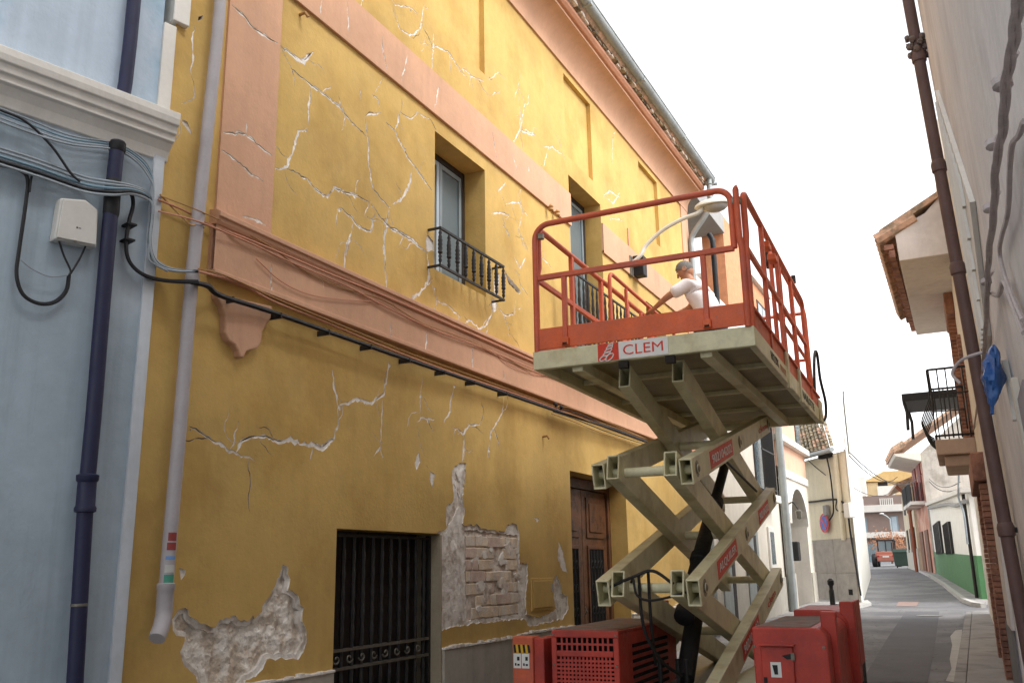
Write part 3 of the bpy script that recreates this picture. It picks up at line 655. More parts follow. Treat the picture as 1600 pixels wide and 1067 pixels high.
# navy downpipe
np_ = empty('navy_downpipe', bp(PIPE_T, g(3), .07), 'dark navy blue downpipe fixed to the pale blue wall', 'downpipe')
pts = [bp(bt(x, y, .075)[0], bt(x, y, .075)[1], .075) for x, y in ((184, 222), (176, 300), (160, 480), (147, 640), (135, 770), (125, 930), (117, 1067), (110, 1180))]
pts = [(p.x, p.y, p.z) for p in pts]
MB().tube(spline(pts, 4), .044, 16).build('pipe', NAVY, np_, smooth=True)
top = [bp(bt(x, y, .06)[0], bt(x, y, .06)[1], .06) for x, y in ((210, -5), (204, 60), (196, 130), (190, 165))]
MB().tube([top[0]+Vector((0, 0, 2)), *top, top[-1]-Vector((0, 0, .04))], .043, 16).build('pipe', NAVY, np_, smooth=True)
c = Vector(pts[4]); ax = (Vector(pts[3])-Vector(pts[5])).normalized()
MB().lathe([(.044, -.11), (.058, -.105), (.060, -.085), (.052, -.07), (.051, .06), (.060, .07), (.062, .10), (.044, .108)], c, ax, 20).build('coupling', NAVY, np_, smooth=True)
c = Vector(pts[0]); MB().lathe([(.044, -.02), (.050, -.01), (.050, .04), (.044, .045)], c-ax*.05, ax, 16).build('collar', BLK, np_, smooth=True)
c = Vector(pts[1]); MB().lathe([(.044, -.12), (.048, -.1), (.048, .1), (.044, .12)], c-ax*.04, ax, 16).build('tape_wrap', BLK, np_, smooth=True)
c = Vector(pts[5])-ax*.05; MB().lathe([(.044, -.008), (.0465, -.006), (.0465, .006), (.044, .008)], c, ax, 16).build('pipe_clip', STEEL, np_, smooth=True)
# telecom box
tb = empty('junction_box', bw(118, 350, .06), 'off white plastic telecom box hung on the blue wall', 'junction box')
IVO = M('ivory_plastic', S(206, 203, 196), .6, .05, 5)
o4 = [bt(x, y, .05) for x, y in ((82, 375), (148, 388), (151, 330), (131, 314), (92, 311))]
MB().prism([bp(t, z, .0) for t, z in o4], bn*.075).build('box', IVO, tb, bevel=.008)
i4 = inset([Vector(p) for p in o4], .012)
MB().prism([bp(p.x, p.y, .076) for p in i4], bn*.012).build('lid', IVO, tb, bevel=.005)
a = bt(119, 355, .09); bbox('label_print', DECB, tb, a[0]-.012, a[0]-.002, a[1]-.004, a[1]+.004, .0885, .0895); bbox('label_print', DECB, tb, a[0]-.030, a[0]-.018, a[1]-.002, a[1]+.002, .0885, .0895)
bbox('latch', STEEL, tb, a[0]-.01, a[0]+.004, o4[0][1]+.004, o4[0][1]+.016, .088, .095)
def bcab(name, pix, r, mat, label, off=.03, parent=None, group=None):
    return cable(name, [bp(*bt(x, y, (o[0] if o else off)), (o[0] if o else off)) for x, y, *o in pix], r, mat, label, group=group, parent=parent)
for pix in ([(92, 376), (100, 400), (110, 422), (108, 430)], [(134, 384), (124, 405), (112, 425), (108, 430)]): bcab('cable_tail', pix, .006, WIREB, None, .05, tb)
bcab('hanging_cable', [(0, 258), (30, 266), (43, 280), (40, 320), (30, 390), (26, 430), (36, 460), (60, 474), (85, 472), (103, 455), (108, 430)], .012, WIREB, 'thick black cable loop hanging under the telecom box', .04)
bcab('hanging_cable', [(60, 270), (50, 275), (46, 300)], .007, WIREB, 'short thin black cable beside the black cable loop', .055)
bcab('hanging_cable', [(33, 406), (50, 420), (78, 432), (106, 430)], .004, WIREG, 'thin grey wire strung across the black cable loop', .05)
for i, (dy, rr) in enumerate(((0, .006), (7, .006), (14, .005), (20, .007))):
    bcab('wall_cable', [(-30, 158+dy), (40, 185+dy*1.0), (110, 212+dy*.7), (180, 224+dy*.5), (215, 242+dy*.6), (235, 265+dy*.8), (240, 300), (236, 340+dy), (232, 380+dy), (240, 402+dy*.5), (262, 418+dy*.3)], rr, WIREG if i != 1 else M('blue_grey_cable', S(120, 146, 160), .7), ('topmost', 'second', 'third', 'lowest')[i]+' of the thin grey cables running under the white cornice', .16 if i < 0 else .04+.012*i)
for i, (dy, rr, mt) in enumerate(((0, .008, WIREG), (6, .009, WIREG), (13, .010, MATS['blue_grey_cable']), (20, .011, WIREB), (26, .009, WIREG))):
    bcab('wall_cable', [(-30, 222+dy), (60, 250+dy), (130, 276+dy*.9), (175, 284+dy*.8, .15), (205, 290+dy*.5, .14), (228, 300+dy*.4), (238, 320), (237, 345), (234, 380), (243, 405+dy*.2), (268, 420+dy*.1), (310, 424, .13)], rr, mt, ('uppermost cable', 'second cable', 'blue grey cable', 'black cable', 'bottom cable')[i]+' of the bundle crossing the navy pipe', .035+.010*i)
bcab('hanging_cable', [(0, 172), (40, 190), (80, 228), (110, 270), (125, 284)], .008, WIREB, 'black cable slanting down below the white cornice', .07)
for i, dx in enumerate((0, 7)):
    bcab('riser_cable', [(188, 298, .15), (204, 302, .1), (208, 320, .06), (202, 345), (197, 380), (202, 408), (222, 428), (255, 438), (310, 440+dx*.2, .13)], .013, WIREB, ('outer', 'inner')[i]+' of two thick black cables curving from pipe to wall', .04+.022*i)
for x, y in ((203, 352), (200, 376)): 
    t, z = bt(x, y, .05); bbox('cable_clip', BLK, None, t-.03, t+.03, z-.006, z+.006, 0, .085)['label'] = 'black clip on the thick cables, ' + ('upper one' if y < 360 else 'lower one')
    COL.objects[-1]['category'] = 'cable clip'
# ------------------------------------------------------------------ grey downpipe on the yellow house
gp = empty('grey_downpipe', (XF+.08, 4.24, g(4)), 'pale grey plastic downpipe on the ochre wall with stickers and elbow', 'downpipe')
GXo = XF+.085
gpts = [(346, -40), (341, 40), (320, 240), (299, 440), (283, 640), (269, 800), (258, 930)]
gv = [Vector((GXo, *fac(x, y, GXo))) for x, y in gpts]
MB().tube([gv[0]+Vector((0, 0, 4.2)), *spline(gv, 3)], .043, 18).build('pipe', GPIPE, gp, smooth=True)
e = gv[-1]; MB().lathe([(.044, -.02), (.049, 0), (.049, .06), (.053, .065), (.053, .1), (.044, .105)], e-Vector((0, 0, .03)), (0, 0, 1), 20).build('socket', GPIPE, gp, smooth=True)
MB().tube(spline([e+Vector((0, 0, .0)), e+Vector((.0, 0, -.10)), e+Vector((.02, -.03, -.17)), e+Vector((.05, -.085, -.24))], 6), [.049]*18+[.047], 18).build('elbow', GPIPE, gp, smooth=True)
for y_ in (437, 352): 
    c = Vector((GXo, *fac(300 if y_ == 437 else 308, y_, GXo))); MB().lathe([(.043, -.015), (.0475, -.014), (.0475, .014), (.043, .015)], c, (0, 0, 1), 18).build('pipe_clamp', GPIPE, gp, smooth=True)
GRN = M('green_sticker', S(70, 140, 120), .6); BLS = M('blue_sticker', S(110, 150, 200), .6); RDS = M('red_sticker', S(150, 66, 62), .6)
for px, py, w, h, mt, tx in ((274, 838, .05, .05, RDS, 'LLL'), (271, 853, .055, .045, RDS, 'LLL'), (268, 871, .06, .02, BLS, 'cerr'), (265, 888, .06, .045, M('cream_sticker', S(190, 190, 184), .6), 'LLLS'), (264, 904, .06, .05, GRN, 'AAA'), (265, 928, .045, .035, DECB, '')):
    c = fac(px, py, GXo+.05); b = MB(); n = 8
    seg = next((p, q) for p, q in zip(gv[:-1], gv[1:]) if q.z <= c.y <= p.z or q is gv[-1]); u = max(0, min(1, (seg[0].z-c.y)/(seg[0].z-seg[1].z)))
    cx_ = seg[0].lerp(seg[1], u); cx_.y -= .012; a0 = R(-22)
    th = [a0+(i/n-.5)*w/.0445*1.1 for i in range(n+1)]
    vs_ = [(cx_.x+math.cos(t)*.0445, cx_.y+math.sin(t)*.0445+.012, c.y+s_*h/2) for s_ in (-1, 1) for t in th]
    b.add(vs_, [(i, i+1, n+2+i, n+1+i) for i in range(n)]); b.build('sticker', mt, gp)
# ------------------------------------------------------------------ cables along the yellow facade
def fcab(name, pix, r, mat, label, off=.03, sm=5): return cable(name, [Vector((XF+(o[0] if o else off), *fac(x, y, XF+(o[0] if o else off)))) for x, y, *o in pix], r, mat, label, sm=sm)
fcab('facade_cable', [(205, 302, .05), (240, 436, .05), (300, 441, .155), (325, 447, .14), (345, 462, .12), (420, 486), (520, 521), (620, 556), (720, 590), (800, 618), (870, 642), (950, 668), (1010, 690)][2:], .019, WIREB, 'thick black cable clipped along the lower edge of the salmon ledge', .10)
for i, (x, y) in enumerate(((362, 467), (437, 492), (512, 518), (578, 541), (638, 562), (693, 581), (740, 597), (790, 614))):
    p = fac(x, y, XF+.1); o = MB().box(XF-.01, XF+.12, p.x-.006, p.x+.006, p.y-.028, p.y+.014).build('cable_bracket', IRON)
    tag(o, ('first', 'second', 'third', 'fourth', 'fifth', 'sixth', 'seventh', 'eighth')[i]+' small iron bracket from the left under the thick black facade cable', 'bracket', 'iron brackets under the facade cable')
fcab('facade_cable', [(247, 312), (290, 330), (330, 352), (380, 371, .09), (440, 396, .09), (520, 430, .09), (600, 462, .1), (700, 506, .1), (800, 550, .1), (920, 605, .1), (1000, 645, .1)], .008, WIREP, 'salmon painted cable along the top of the ledge', .04)
fcab('facade_cable', [(247, 330), (300, 343, .16), (340, 358, .1), (400, 384, .09), (450, 408, .085), (540, 446, .08), (600, 478, .08), (680, 516, .08), (760, 546, .08), (850, 583, .08), (1000, 640, .08)], .007, WIREP, 'salmon painted cable sagging just below the ledge moulding', .04)
fcab('facade_cable', [(250, 306), (300, 325, .16), (345, 345, .08), (420, 384, .08), (470, 420, .075), (530, 448, .075), (600, 470, .075), (660, 505, .075), (740, 535, .075), (830, 580, .075)], .005, WIRET, 'thin tan cable looping across the middle of the ledge', .04)
fcab('facade_cable', [(400, 404, .075), (440, 440, .075), (490, 462, .075), (560, 470, .075), (600, 472, .075)], .004, WIREP, 'short thin wire sagging on the left of the ledge', .075)
fcab('facade_cable', [(770, 548, .075), (800, 572, .075), (840, 585, .075), (880, 590, .075), (930, 618, .075)], .004, WIREP, 'short thin wire sagging on the ledge below the platform', .075)
fcab('facade_cable', [(310, 424, .16), (340, 432, .11), (380, 444, .1), (425, 470, .1), (500, 500, .095), (600, 542, .095), (700, 580, .095), (800, 614, .095), (900, 650, .095), (1005, 688, .095)], .010, WIREP, 'salmon painted cable along the bottom edge of the ledge', .1)
fcab('facade_cable', [(310, 420, .16), (345, 428, .12), (400, 452, .11), (430, 466, .11), (520, 503, .11), (640, 552, .105), (740, 588, .105), (870, 636, .105), (1005, 684, .105)], .006, WIRET, 'thin tan cable along the bottom edge of the ledge', .1)
fcab('facade_cable', [(250, 304), (270, 325), (296, 350, .15), (305, 352, .16)], .006, WIRET, 'tan cable crossing behind the grey downpipe', .04)
for i in range(5):
    fcab('facade_cable', [(870-i*2, 634+i*3, .1), (900, 640+i*5, .12), (950, 660+i*5, .1), (1010, 686+i*3, .1)], .006, WIREB if i % 2 else WIRET, ('first', 'second', 'third', 'fourth', 'fifth')[i]+' cable from the top in the bundle under the platform', .1)
for i, (x, y) in enumerate(((868, 632), (876, 636))):
    p = fac(x, y, XF+.11); o = MB().ball((XF+.11, p.x, p.y), .03, .03, .03).build('insulator', BLK, smooth=True); tag(o, ('left', 'right')[i]+' black round insulator on the ledge under the platform', 'insulator')
# ------------------------------------------------------------------ wall lamp
lp = onX(992, 412, XF+.1); hd = onY(1112, 322, lp.y+.1)
lamp = empty('street_lamp', lp, 'white street lamp on a curved arm fixed to the yellow facade', 'street lamp')
arm = [(XF+.03, lp.y, lp.z), (XF+.2, lp.y, lp.z+.12)]+[tuple(onY(x, y, lp.y+.04)) for x, y in ((1010, 383), (1035, 360), (1065, 343), (1090, 333))]+[(hd.x-.12, hd.y, hd.z+.02)]
WL = M('white_lamp_paint', S(216, 216, 210), .5, .06, 6)
MB().tube(spline(arm, 6), .032, 12).build('arm', WL, lamp, smooth=True)
m_ = MB()
for t0, sc in ((0, 1),): m_.ball((hd.x+.02, hd.y, hd.z), .30, .17, .11, 18, 10)
m_.v = [(x, y, max(z, hd.z-.01)) for x, y, z in m_.v]; m_.build('lamp_head', WL, lamp, smooth=True)
m_ = MB().ball((hd.x+.06, hd.y, hd.z-.015), .2, .13, .1, 16, 8); m_.v = [(x, y, min(z, hd.z-.012)) for x, y, z in m_.v]; m_.build('lamp_bowl', M('lamp_bowl', S(160, 160, 158), .25, .05, 4), lamp, smooth=True)
bx('arm_bracket', STEEL, lamp, XF-.01, XF+.05, lp.y-.06, lp.y+.06, lp.z-.2, lp.z+.14, bevel=.008)
gb = empty('control_box', (XF+.1, lp.y+.25, lp.z-.1), 'small black and grey box beside the foot of the lamp arm', 'box')
bx('case', BLK, gb, XF+.0, XF+.2, lp.y+.12, lp.y+.32, lp.z-.16, lp.z+.18, bevel=.01); bx('cover', GALV, gb, XF+.03, XF+.17, lp.y+.321, lp.y+.36, lp.z-.14, lp.z+.16, bevel=.01)
tag(bx('cable_duct', ORG, None, XF-.005, XF+.02, lp.y-.02, lp.y+.02, lp.z+.16, lp.z+.62), 'narrow orange duct rising above the lamp arm bracket', 'duct')
for i, (x, y) in enumerate(((862, 325), (872, 333))):
    p = fac(x, y, XF+.08); o = MB().lathe([(.02, 0), (.035, .01), (.025, .04), (.035, .06), (.015, .09)], (XF+.07, p.x, p.y-.04), n=10).build('insulator', WIRET, smooth=True)
    tag(o, ('left', 'right')[i]+' small brown insulator on the salmon band left of the tall window', 'insulator')
# downpipe swan neck at the far end of the eave
dp = empty('end_downpipe', (XF+.1, Y1+.12, g(Y1)), 'dull grey zinc downpipe with swan neck at the far facade end', 'downpipe')
YD = Y1-.08
MB().tube(spline([(gx, YD, gz-.06), (gx, YD, gz-.5), (gx-.06, YD, gz-.75), (XF+.16, YD, gz-1.15), (XF+.08, YD, gz-1.35), (XF+.08, YD, gz-1.8), (XF+.08, YD, 4.5), (XF+.08, YD, .4)], 4), .055, 12).build('pipe', GALV, dp, smooth=True)
for z_ in (gz-.2, gz-.32, gz-.44): MB().lathe([(.056, -.02), (.07, 0), (.056, .02)], (gx, YD, z_), n=12).build('joint_ring', GALV, dp)
# ------------------------------------------------------------------ scissor lift, built in its own frame: x across, y along the street, z world height
LM = Matrix.Translation((-2.34, 7.115, 0)) @ Matrix.Rotation(R(2.0), 4, 'Z')
lift = empty('scissor_lift', (-2.34, 7.115, 0), 'tall beige and red scissor lift raised in the street', 'scissor lift', rz=R(2.0), local=True)
GZ = g(8.8)
PL = 4.6
def lp3(px, py, ly=None, lx=None):
    d = LM.inverted().to_3x3() @ ray(px, py); o = LM.inverted() @ Vector((0, 0, EYE))
    t = (ly-o.y)/d.y if ly is not None else (lx-o.x)/d.x
    return o+d*t
# platform frame and deck
fr = MB(); fr.box(-.96, .96, 0, .06, 3.34, 3.505); fr.box(-.96, .96, PL-.06, PL, 3.34, 3.505); fr.box(-.96, -.90, .06, PL-.06, 3.34, 3.505); fr.box(.90, .96, .06, PL-.06, 3.34, 3.505)
frame = fr.build('platform_frame', BEIGE, lift, bevel=.008)
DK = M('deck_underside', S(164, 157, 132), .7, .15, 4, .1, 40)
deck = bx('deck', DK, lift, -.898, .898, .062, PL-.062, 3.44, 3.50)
for i in range(3): bx('deck_rib', BEIGE, deck, -.896, .896, 1.1+i*1.2, 1.16+i*1.2, 3.395, 3.438, bevel=.004)
for i in range(3): bx('deck_plate', DK, deck, -.4+i*.42, -.01+i*.42, .12, PL-.1, 3.385, 3.393) if False else None
for x in (-.62, .5): bx('long_beam', BEIGE, deck, x, x+.1, .062, PL-.3, 3.30, 3.394, bevel=.006)
BS = M('flat_black', S(40, 36, 34), .9)
for x in (-.18, .22): bx('roller_stop', BS, deck, x, x+.08, -.002, .05, 3.275, 3.335)
# name plate
bx('plate', DECR, lift, -.357, -.172, -.006, -.001, 3.35, 3.50); bx('plate', DECW, lift, -.171, .255, -.006, -.001, 3.35, 3.50)
lettering('CLEM', .12, (.04, -.0075, 3.425), (1, 0, 0), (0, 0, 1), DECR, lift, fit=(.345, .085))
coil = MB()
def loop(cx_, cz_, rx, rz, tilt, r=.0055):
    pts = []
    for j in range(15):
        t = j*2*math.pi/14; a, b = rx*math.cos(t), rz*math.sin(t); pts.append((cx_+a*math.cos(tilt)-b*math.sin(tilt), -.0085, cz_+a*math.sin(tilt)+b*math.cos(tilt)))
    coil.tube(pts, r, 5, cap=False)
for a in ((-.31, 3.373, .034, .017, .5), (-.253, 3.377, .042, .02, .7), (-.277, 3.408, .034, .014, .35), (-.262, 3.435, .034, .014, .35), (-.25, 3.462, .03, .012, .35), (-.24, 3.483, .024, .010, .35)): loop(*a)
coil.build('logo', DECW, lift)
# toe boards
bx('toe_board', ORNG, lift, -.935, .90, .012, .03, 3.52, 3.708, bevel=.004); bx('toe_board', REDP, lift, -.935, -.92, .031, PL-.03, 3.52, 3.69, bevel=.003)
tb_ = MB(); tb_.box(.93, .945, .05, PL+.05, 3.508, 3.66); tb_.box(.905, .965, .05, PL+.05, 3.661, 3.685); tb_.build('toe_board', REDP, lift, bevel=.003)
bx('toe_board', REDP, lift, -.9, .9, PL-.03, PL-.015, 3.52, 3.69)
# guard rails: square-ish tubes with bent corners
def rail(name, pts, r=.024, mat=REDP, n=10, par=lift, rnd_=3):
    return MB().tube(pts, r, n).build(name, mat, par, smooth=True)
def arc(c, r, a0, a1, ax, ay, n=6):
    c, ax, ay = Vector(c), Vector(ax), Vector(ay); return [c+ax*r*math.cos(a0+(a1-a0)*i/n)+ay*r*math.sin(a0+(a1-a0)*i/n) for i in range(n+1)]
X_, Y_, Z_ = Vector((1, 0, 0)), Vector((0, 1, 0)), Vector((0, 0, 1))
HP = math.pi/2
top_z, mid_z = 4.685, 4.18
hoop = [(-.925, .02, 3.50)]+arc((-.925+.14, .02, top_z-.14), .14, math.pi, HP, X_, Z_)+arc((.85-.12, .02, top_z+.02-.12), .12, HP, 0, X_, Z_)+[(.85, .02, mid_z+.0)]
rail('front_rail', hoop, .027)
MB().beam((-.90, .02, mid_z), (.85, .02, mid_z), .04, .05).build('front_mid_rail', REDP, lift, bevel=.008)
for x in (-.652, .587): 
    MB().box(x-.022, x+.022, -.005, .04, 3.56, mid_z-.026).build('front_post', REDP, lift, bevel=.006)
    MB().box(x-.035, x+.035, -.016, .045, 3.53, 3.60).build('post_socket', ORNG, lift, bevel=.006); bx('socket_hole', BS, lift, x-.02, x+.02, -.020, -.017, 3.535, 3.552)  # hole is a black plate, its dark inside put into the colour
bx('hinge', STEEL, lift, -.89, -.84, -.004, .045, 4.545, 4.60, bevel=.005); bx('hinge', STEEL, lift, .83, .935, -.003, .043, 4.555, 4.615, bevel=.008)
def side(x, s_):
    par = MB().tube([(x, .03, 3.5), (x, .03, 4.15), (x, .10, 4.30)]+arc((x, .10+.07, top_z-.07), .07, math.pi, HP, Y_, Z_)+[(x, PL-.9, top_z+.02)]+arc((x, PL-.9, top_z-.10), .12, HP, 0, Y_, Z_)+[(x, PL-.78, 3.52)], .027, 10).build('side_rail', REDP, lift, smooth=True)
    MB().beam((x, .06, mid_z), (x, PL-.8, mid_z), .035, .05).build('side_mid_rail', REDP, lift, bevel=.006)
    for y in (.95, 1.85, 2.8): MB().box(x-.02, x+.02, y-.03, y+.03, 3.51, top_z-.01).build('side_post', REDP, lift, bevel=.006)
    # sliding extension rails, nested inside
    xi = x-s_*.07
    MB().tube([(xi, 1.95, 3.5)]+arc((xi, 1.95+.1, top_z+.02), .1, math.pi, HP, Y_, Z_)+arc((xi, PL+.1-.14, top_z-.02), .14, HP, 0, Y_, Z_)+[(xi, PL+.1, 3.5)], .022, 10).build('extension_rail', REDP, lift, smooth=True)
    MB().beam((xi, 2.0, mid_z-.06), (xi, PL+.08, mid_z-.06), .03, .04).build('extension_mid_rail', REDP, lift, bevel=.006)
    for y in (2.55, 3.5): MB().box(xi-.017, xi+.017, y-.02, y+.02, 3.51, top_z+.09).build('extension_post', REDP, lift, bevel=.005)
side(.94, 1); side(-.925, -1)
MB().tube([(.915, -.0, 3.50), (.915, -.0, 4.16), (.90, -.0, 4.26), (.90, -.0, top_z-.03)]+arc((.92, .0, top_z-.01), .02, math.pi, HP, X_, Z_, 3), .026, 10).build('corner_post', REDP, lift, smooth=True)
rail('end_rail', [(-.85, PL+.1, top_z+.11), (.85, PL+.1, top_z+.11)], .022); rail('end_rail', [(-.85, PL+.1, mid_z), (.85, PL+.1, mid_z)], .02)
for x in (-.3, .3): rail('end_post', [(x, PL+.1, 3.5), (x, PL+.1, top_z+.1)], .02)
for y in (1.74, 2.62): bx('rail_bracket', BEIGE, lift, .946, .975, y, y+.10, 3.30, 3.657, bevel=.004)
bx('rail_bracket', BEIGE, lift, .962, .985, PL-.25, PL-.02, 3.33, 3.60, bevel=.004)
for y in (1.1, 1.5): bx('latch', ORNG, lift, .90, .98, y, y+.16, top_z-.16, top_z-.10, bevel=.006)
MB().tube([(.95, 3.1, top_z+.05), (.95, 3.1, top_z+.14)], .025, 8).build('latch_knob', BLK, lift)
bx('control_box', BLK, lift, .80, .89, 1.95, 2.15, top_z-.05, top_z+.14, bevel=.015)
# inner stack of rail pockets near the far left, where the worker leans
for i, x in enumerate((-.86, -.78, -.70)): MB().box(x, x+.035, 3.05+.02*i, 3.09+.02*i, 3.5, 4.62-.06*i).build('gate_post', ORNG if i else REDP, lift, bevel=.005)
DG = M('dark_green_print', S(60, 82, 78), .6)
lettering('H12 DX', .09, (.9625, .98, 3.425), (0, 1, 0), (0, 0, 1), DECB, lift, fit=(.42, .075)); lettering('902104202', .06, (.9625, 1.46, 3.42), (0, 1, 0), (0, 0, 1), M('faint_print', S(196, 150, 120), .6), lift, fit=(.36, .06))
lettering('HAULOTTE', .1, (.9625, 3.35, 3.425), (0, 1, 0), (0, 0, 1), DG, lift, fit=(1.0, .085))
# hose looping down at the far right corner
MB().tube(spline([(.93, PL-.25, 3.62), (.95, PL-.2, 4.0), (.97, PL-.12, 4.22), (.985, PL-.02, 4.2), (.99, PL+.0, 3.9), (1.02, PL+.05, 3.62), (1.01, PL+.0, 3.42), (.97, PL-.05, 3.36)], 6), .018, 8).build('hose', BLK, lift, smooth=True)
# scissor arms: hollow square tubes, three storeys
NY, FY = .06, 3.86
ZL = [.60, 1.49, 2.405, 3.27]
def armpts(y0, z0, y1, z1, x, e0=.16, e1=.14):
    a, b = Vector((x, y0, z0)), Vector((x, y1, z1)); d = (b-a).normalized(); return a-d*e0, b+d*e1
AW, AH = .108, .205
ARM = {}; GREASE = M('greasy_paint', S(128, 118, 92), .4, .25, 20)
for st in range(3):
    lo, hi = ZL[st], ZL[st+1]
    for s_ in (-1, 1):
        xo, xi = s_*.362, s_*.238
        a, b = armpts(NY, lo, FY, hi, xo); ARM[(st, 'o', s_)] = MB().htube(a, b, AW, AH, .014, X_).build('scissor_arm', BEIGE, lift, bevel=.006)
        a, b = armpts(NY if st < 2 else NY+.3, hi, FY, lo, xi, .16 if st < 2 else .02); ARM[(st, 'i', s_)] = MB().htube(a, b, AW, AH, .014, X_).build('scissor_arm', BEIGE, lift, bevel=.006)
        for y, z in ((NY, lo), (FY, hi), ((NY+FY)/2, (lo+hi)/2)):
            MB().lathe([(0, 0), (.068, 0), (.068, .0015), (0, .0015)], (s_*.4162, y, z), X_*s_, 16).build('grease_ring', GREASE, ARM[(st, 'o', s_)])
            MB().lathe([(.0, -.012), (.038, -.012), (.042, 0), (.042, .006), (.018, .02), (0, .02)], (s_*.417, y, z), X_*s_, 14).build('pin', STEEL, ARM[(st, 'o', s_)], smooth=True)
for z in ZL:
    for y in ((NY, FY) if z != ZL[3] else (FY,)): MB().tube([(-.43, y, z), (.43, y, z)], .04, 14).build('cross_shaft', BEIGE, lift, smooth=True)
for st in range(3): MB().tube([(-.43, (NY+FY)/2, (ZL[st]+ZL[st+1])/2), (.43, (NY+FY)/2, (ZL[st]+ZL[st+1])/2)], .04, 14).build('cross_shaft', BEIGE, lift, smooth=True)
# labels on the outer faces of the near-side arms
def armlabel(st, u0, u1, txt, red=True, h=.15):
    a = Vector((.4175, NY, ZL[st])); b = Vector((.4175, FY, ZL[st+1])); d = (b-a).normalized(); up = X_.cross(d); L_ = (b-a).length
    c = a+d*(u0+u1)/2*L_; par = ARM[(st, 'o', 1)]; w = (u1-u0)*L_
    if red: MB().obox(c, X_*.0012, d*w/2, up*h/2).build('label_plate', DECR, par)
    lettering(txt, .1, c+X_*.0035, d, up, DECW if red else DECR, par, fit=(w*.86, h*.52))
armlabel(2, .13, .40, '902104202'); armlabel(2, .80, .98, 'clem', False, .14)
armlabel(1, .13, .36, 'ALQUILER'); armlabel(1, .70, .88, '902104202'); armlabel(0, .72, .88, 'clem', False, .14); armlabel(0, .34, .58, '902104202')
# hydraulic ram with its black sleeve, hoses
ram = MB().tube([(.02, .95, 1.25), (.02, 2.45, 2.28)], .075, 16).build('hydraulic_ram', BLK, lift, smooth=True)
MB().tube([(.02, 2.42, 2.26), (.02, 3.1, 2.72)], .052, 14).build('ram_rod', BLK, ram, smooth=True)
for t in (0, .45, 1): c = Vector((.02, .95, 1.25)).lerp(Vector((.02, 2.45, 2.28)), t); MB().lathe([(.076, -.06), (.09, -.05), (.09, .05), (.076, .06)], c, (0, 1.5, 1.03), 16).build('ram_collar', BLK, ram, smooth=True)
ram2 = MB().tube([(.0, .9, .72), (.0, 1.5, 1.35)], .08, 16).build('hydraulic_ram', BLK, lift, smooth=True)
for i, pts in enumerate(([(.3, -.08, 1.46), (.15, -.10, 1.42), (0, -.08, 1.40), (-.1, -.05, 1.44), (-.14, .0, 1.56), (-.2, .1, 1.5)], [(-.32, -.06, 1.50), (-.1, -.1, 1.58), (.05, -.08, 1.62), (.2, -.06, 1.52)], [(-.1, .02, 1.6), (-.06, -.04, 1.2), (.02, .1, .95), (.1, .4, .8)], [(-.02, .02, 1.62), (.0, -.04, 1.25), (-.05, .2, .9)], [(.30, 1.3, 2.68), (.31, 1.9, 2.62), (.3, 2.6, 2.55), (.3, 3.4, 2.46)])):
    MB().tube(spline(pts, 6), .013 if i else .010, 7).build('hydraulic_hose', BLK, lift, smooth=True)
# chassis
chs = MB(); chs.box(-.62, .62, -.1, PL-.2, GZ+.28, GZ+.45); chassis = chs.build('chassis', BEIGE, lift, bevel=.01)
bx('tray', STEEL, chassis, -.6, .6, .0, PL-.4, GZ+.452, GZ+.49)
for y in (.72, 3.5): bx('axle', STEEL, chassis, -.95, .95, y-.07, y+.07, GZ+.34, GZ+.48) if False else MB().tube([(-.95, y, GZ+.42), (.95, y, GZ+.42)], .06, 10).build('axle', STEEL, chassis)
for sx in (-1, 1):
    for y in (.72, 3.5):
        w = MB().lathe([(.24, -.13), (.38, -.14), (.42, -.10), (.425, 0), (.42, .10), (.38, .14), (.24, .13)], (sx*1.09, y, GZ+.425), X_, 28).build('wheel', BLK, lift, smooth=True)
        MB().lathe([(0, -.06), (.2, -.06), (.24, -.12), (.245, .12), (.2, .06), (0, .06)], (sx*1.09, y, GZ+.425), X_, 20).build('rim', BEIGE, w, smooth=True)
        for i in range(20):
            t = i*2*math.pi/20; c = Vector((sx*1.09, y+math.cos(t)*.425, GZ+.425+math.sin(t)*.425)); tg = Vector((0, -math.sin(t), math.cos(t))); rd = Vector((0, math.cos(t), math.sin(t)))
            MB().obox(c, X_*.12, tg*.022, rd*.014).build('tread_lug', BLK, w)
# engine cover with perforated front
ex0, ex1, ey0, ey1, ez0, ez1 = -.855, -.285, .0, 1.75, GZ+.42, 1.165
ec = MB(); t = .045
ec.box(ex0, ex1, ey0+.02, ey1, ez1-.02, ez1); ec.box(ex0, ex0+.02, ey0+.02, ey1, ez0, ez1-.021); ec.box(ex1-.02, ex1, ey0+.02, ey1, ez0, ez1-.021)
ec.box(ex0, ex1, ey0, ey0+.019, ez1-.055, ez1); ec.box(ex0, ex0+t, ey0, ey0+.019, ez0, ez1-.056); ec.box(ex1-t, ex1, ey0, ey0+.019, ez0, ez1-.056); ec.box(ex0+t, ex1-t, ey0, ey0+.019, ez1-.20, ez1-.155)
eng = ec.build('engine_cover', CHR, lift, bevel=.006)
bx('radiator', DARK, eng, ex0+.05, ex1-.05, .06, .09, ez0, ez1-.06)
for (za, zb, nx) in ((ez1-.155, ez1-.055, 11), (ez0, ez1-.20, 15)):
    m_ = MB(); x0, x1 = ex0+t, ex1-t; nzs = max(2, int(round((zb-za)/((x1-x0)/nx))))
    for i in range(1, nx): m_.box(x0+(x1-x0)*i/nx-.008, x0+(x1-x0)*i/nx+.008, .008, .014, za, zb)
    for i in range(1, nzs): m_.box(x0, x1, .007, .015, za+(zb-za)*i/nzs-.008, za+(zb-za)*i/nzs+.008)
    m_.build('grille', CHR, eng)
DST = M('dusty_grey', S(128, 116, 108), .95, .2, 8, .3, 60, rgb2=S(150, 100, 88), scale2=5)
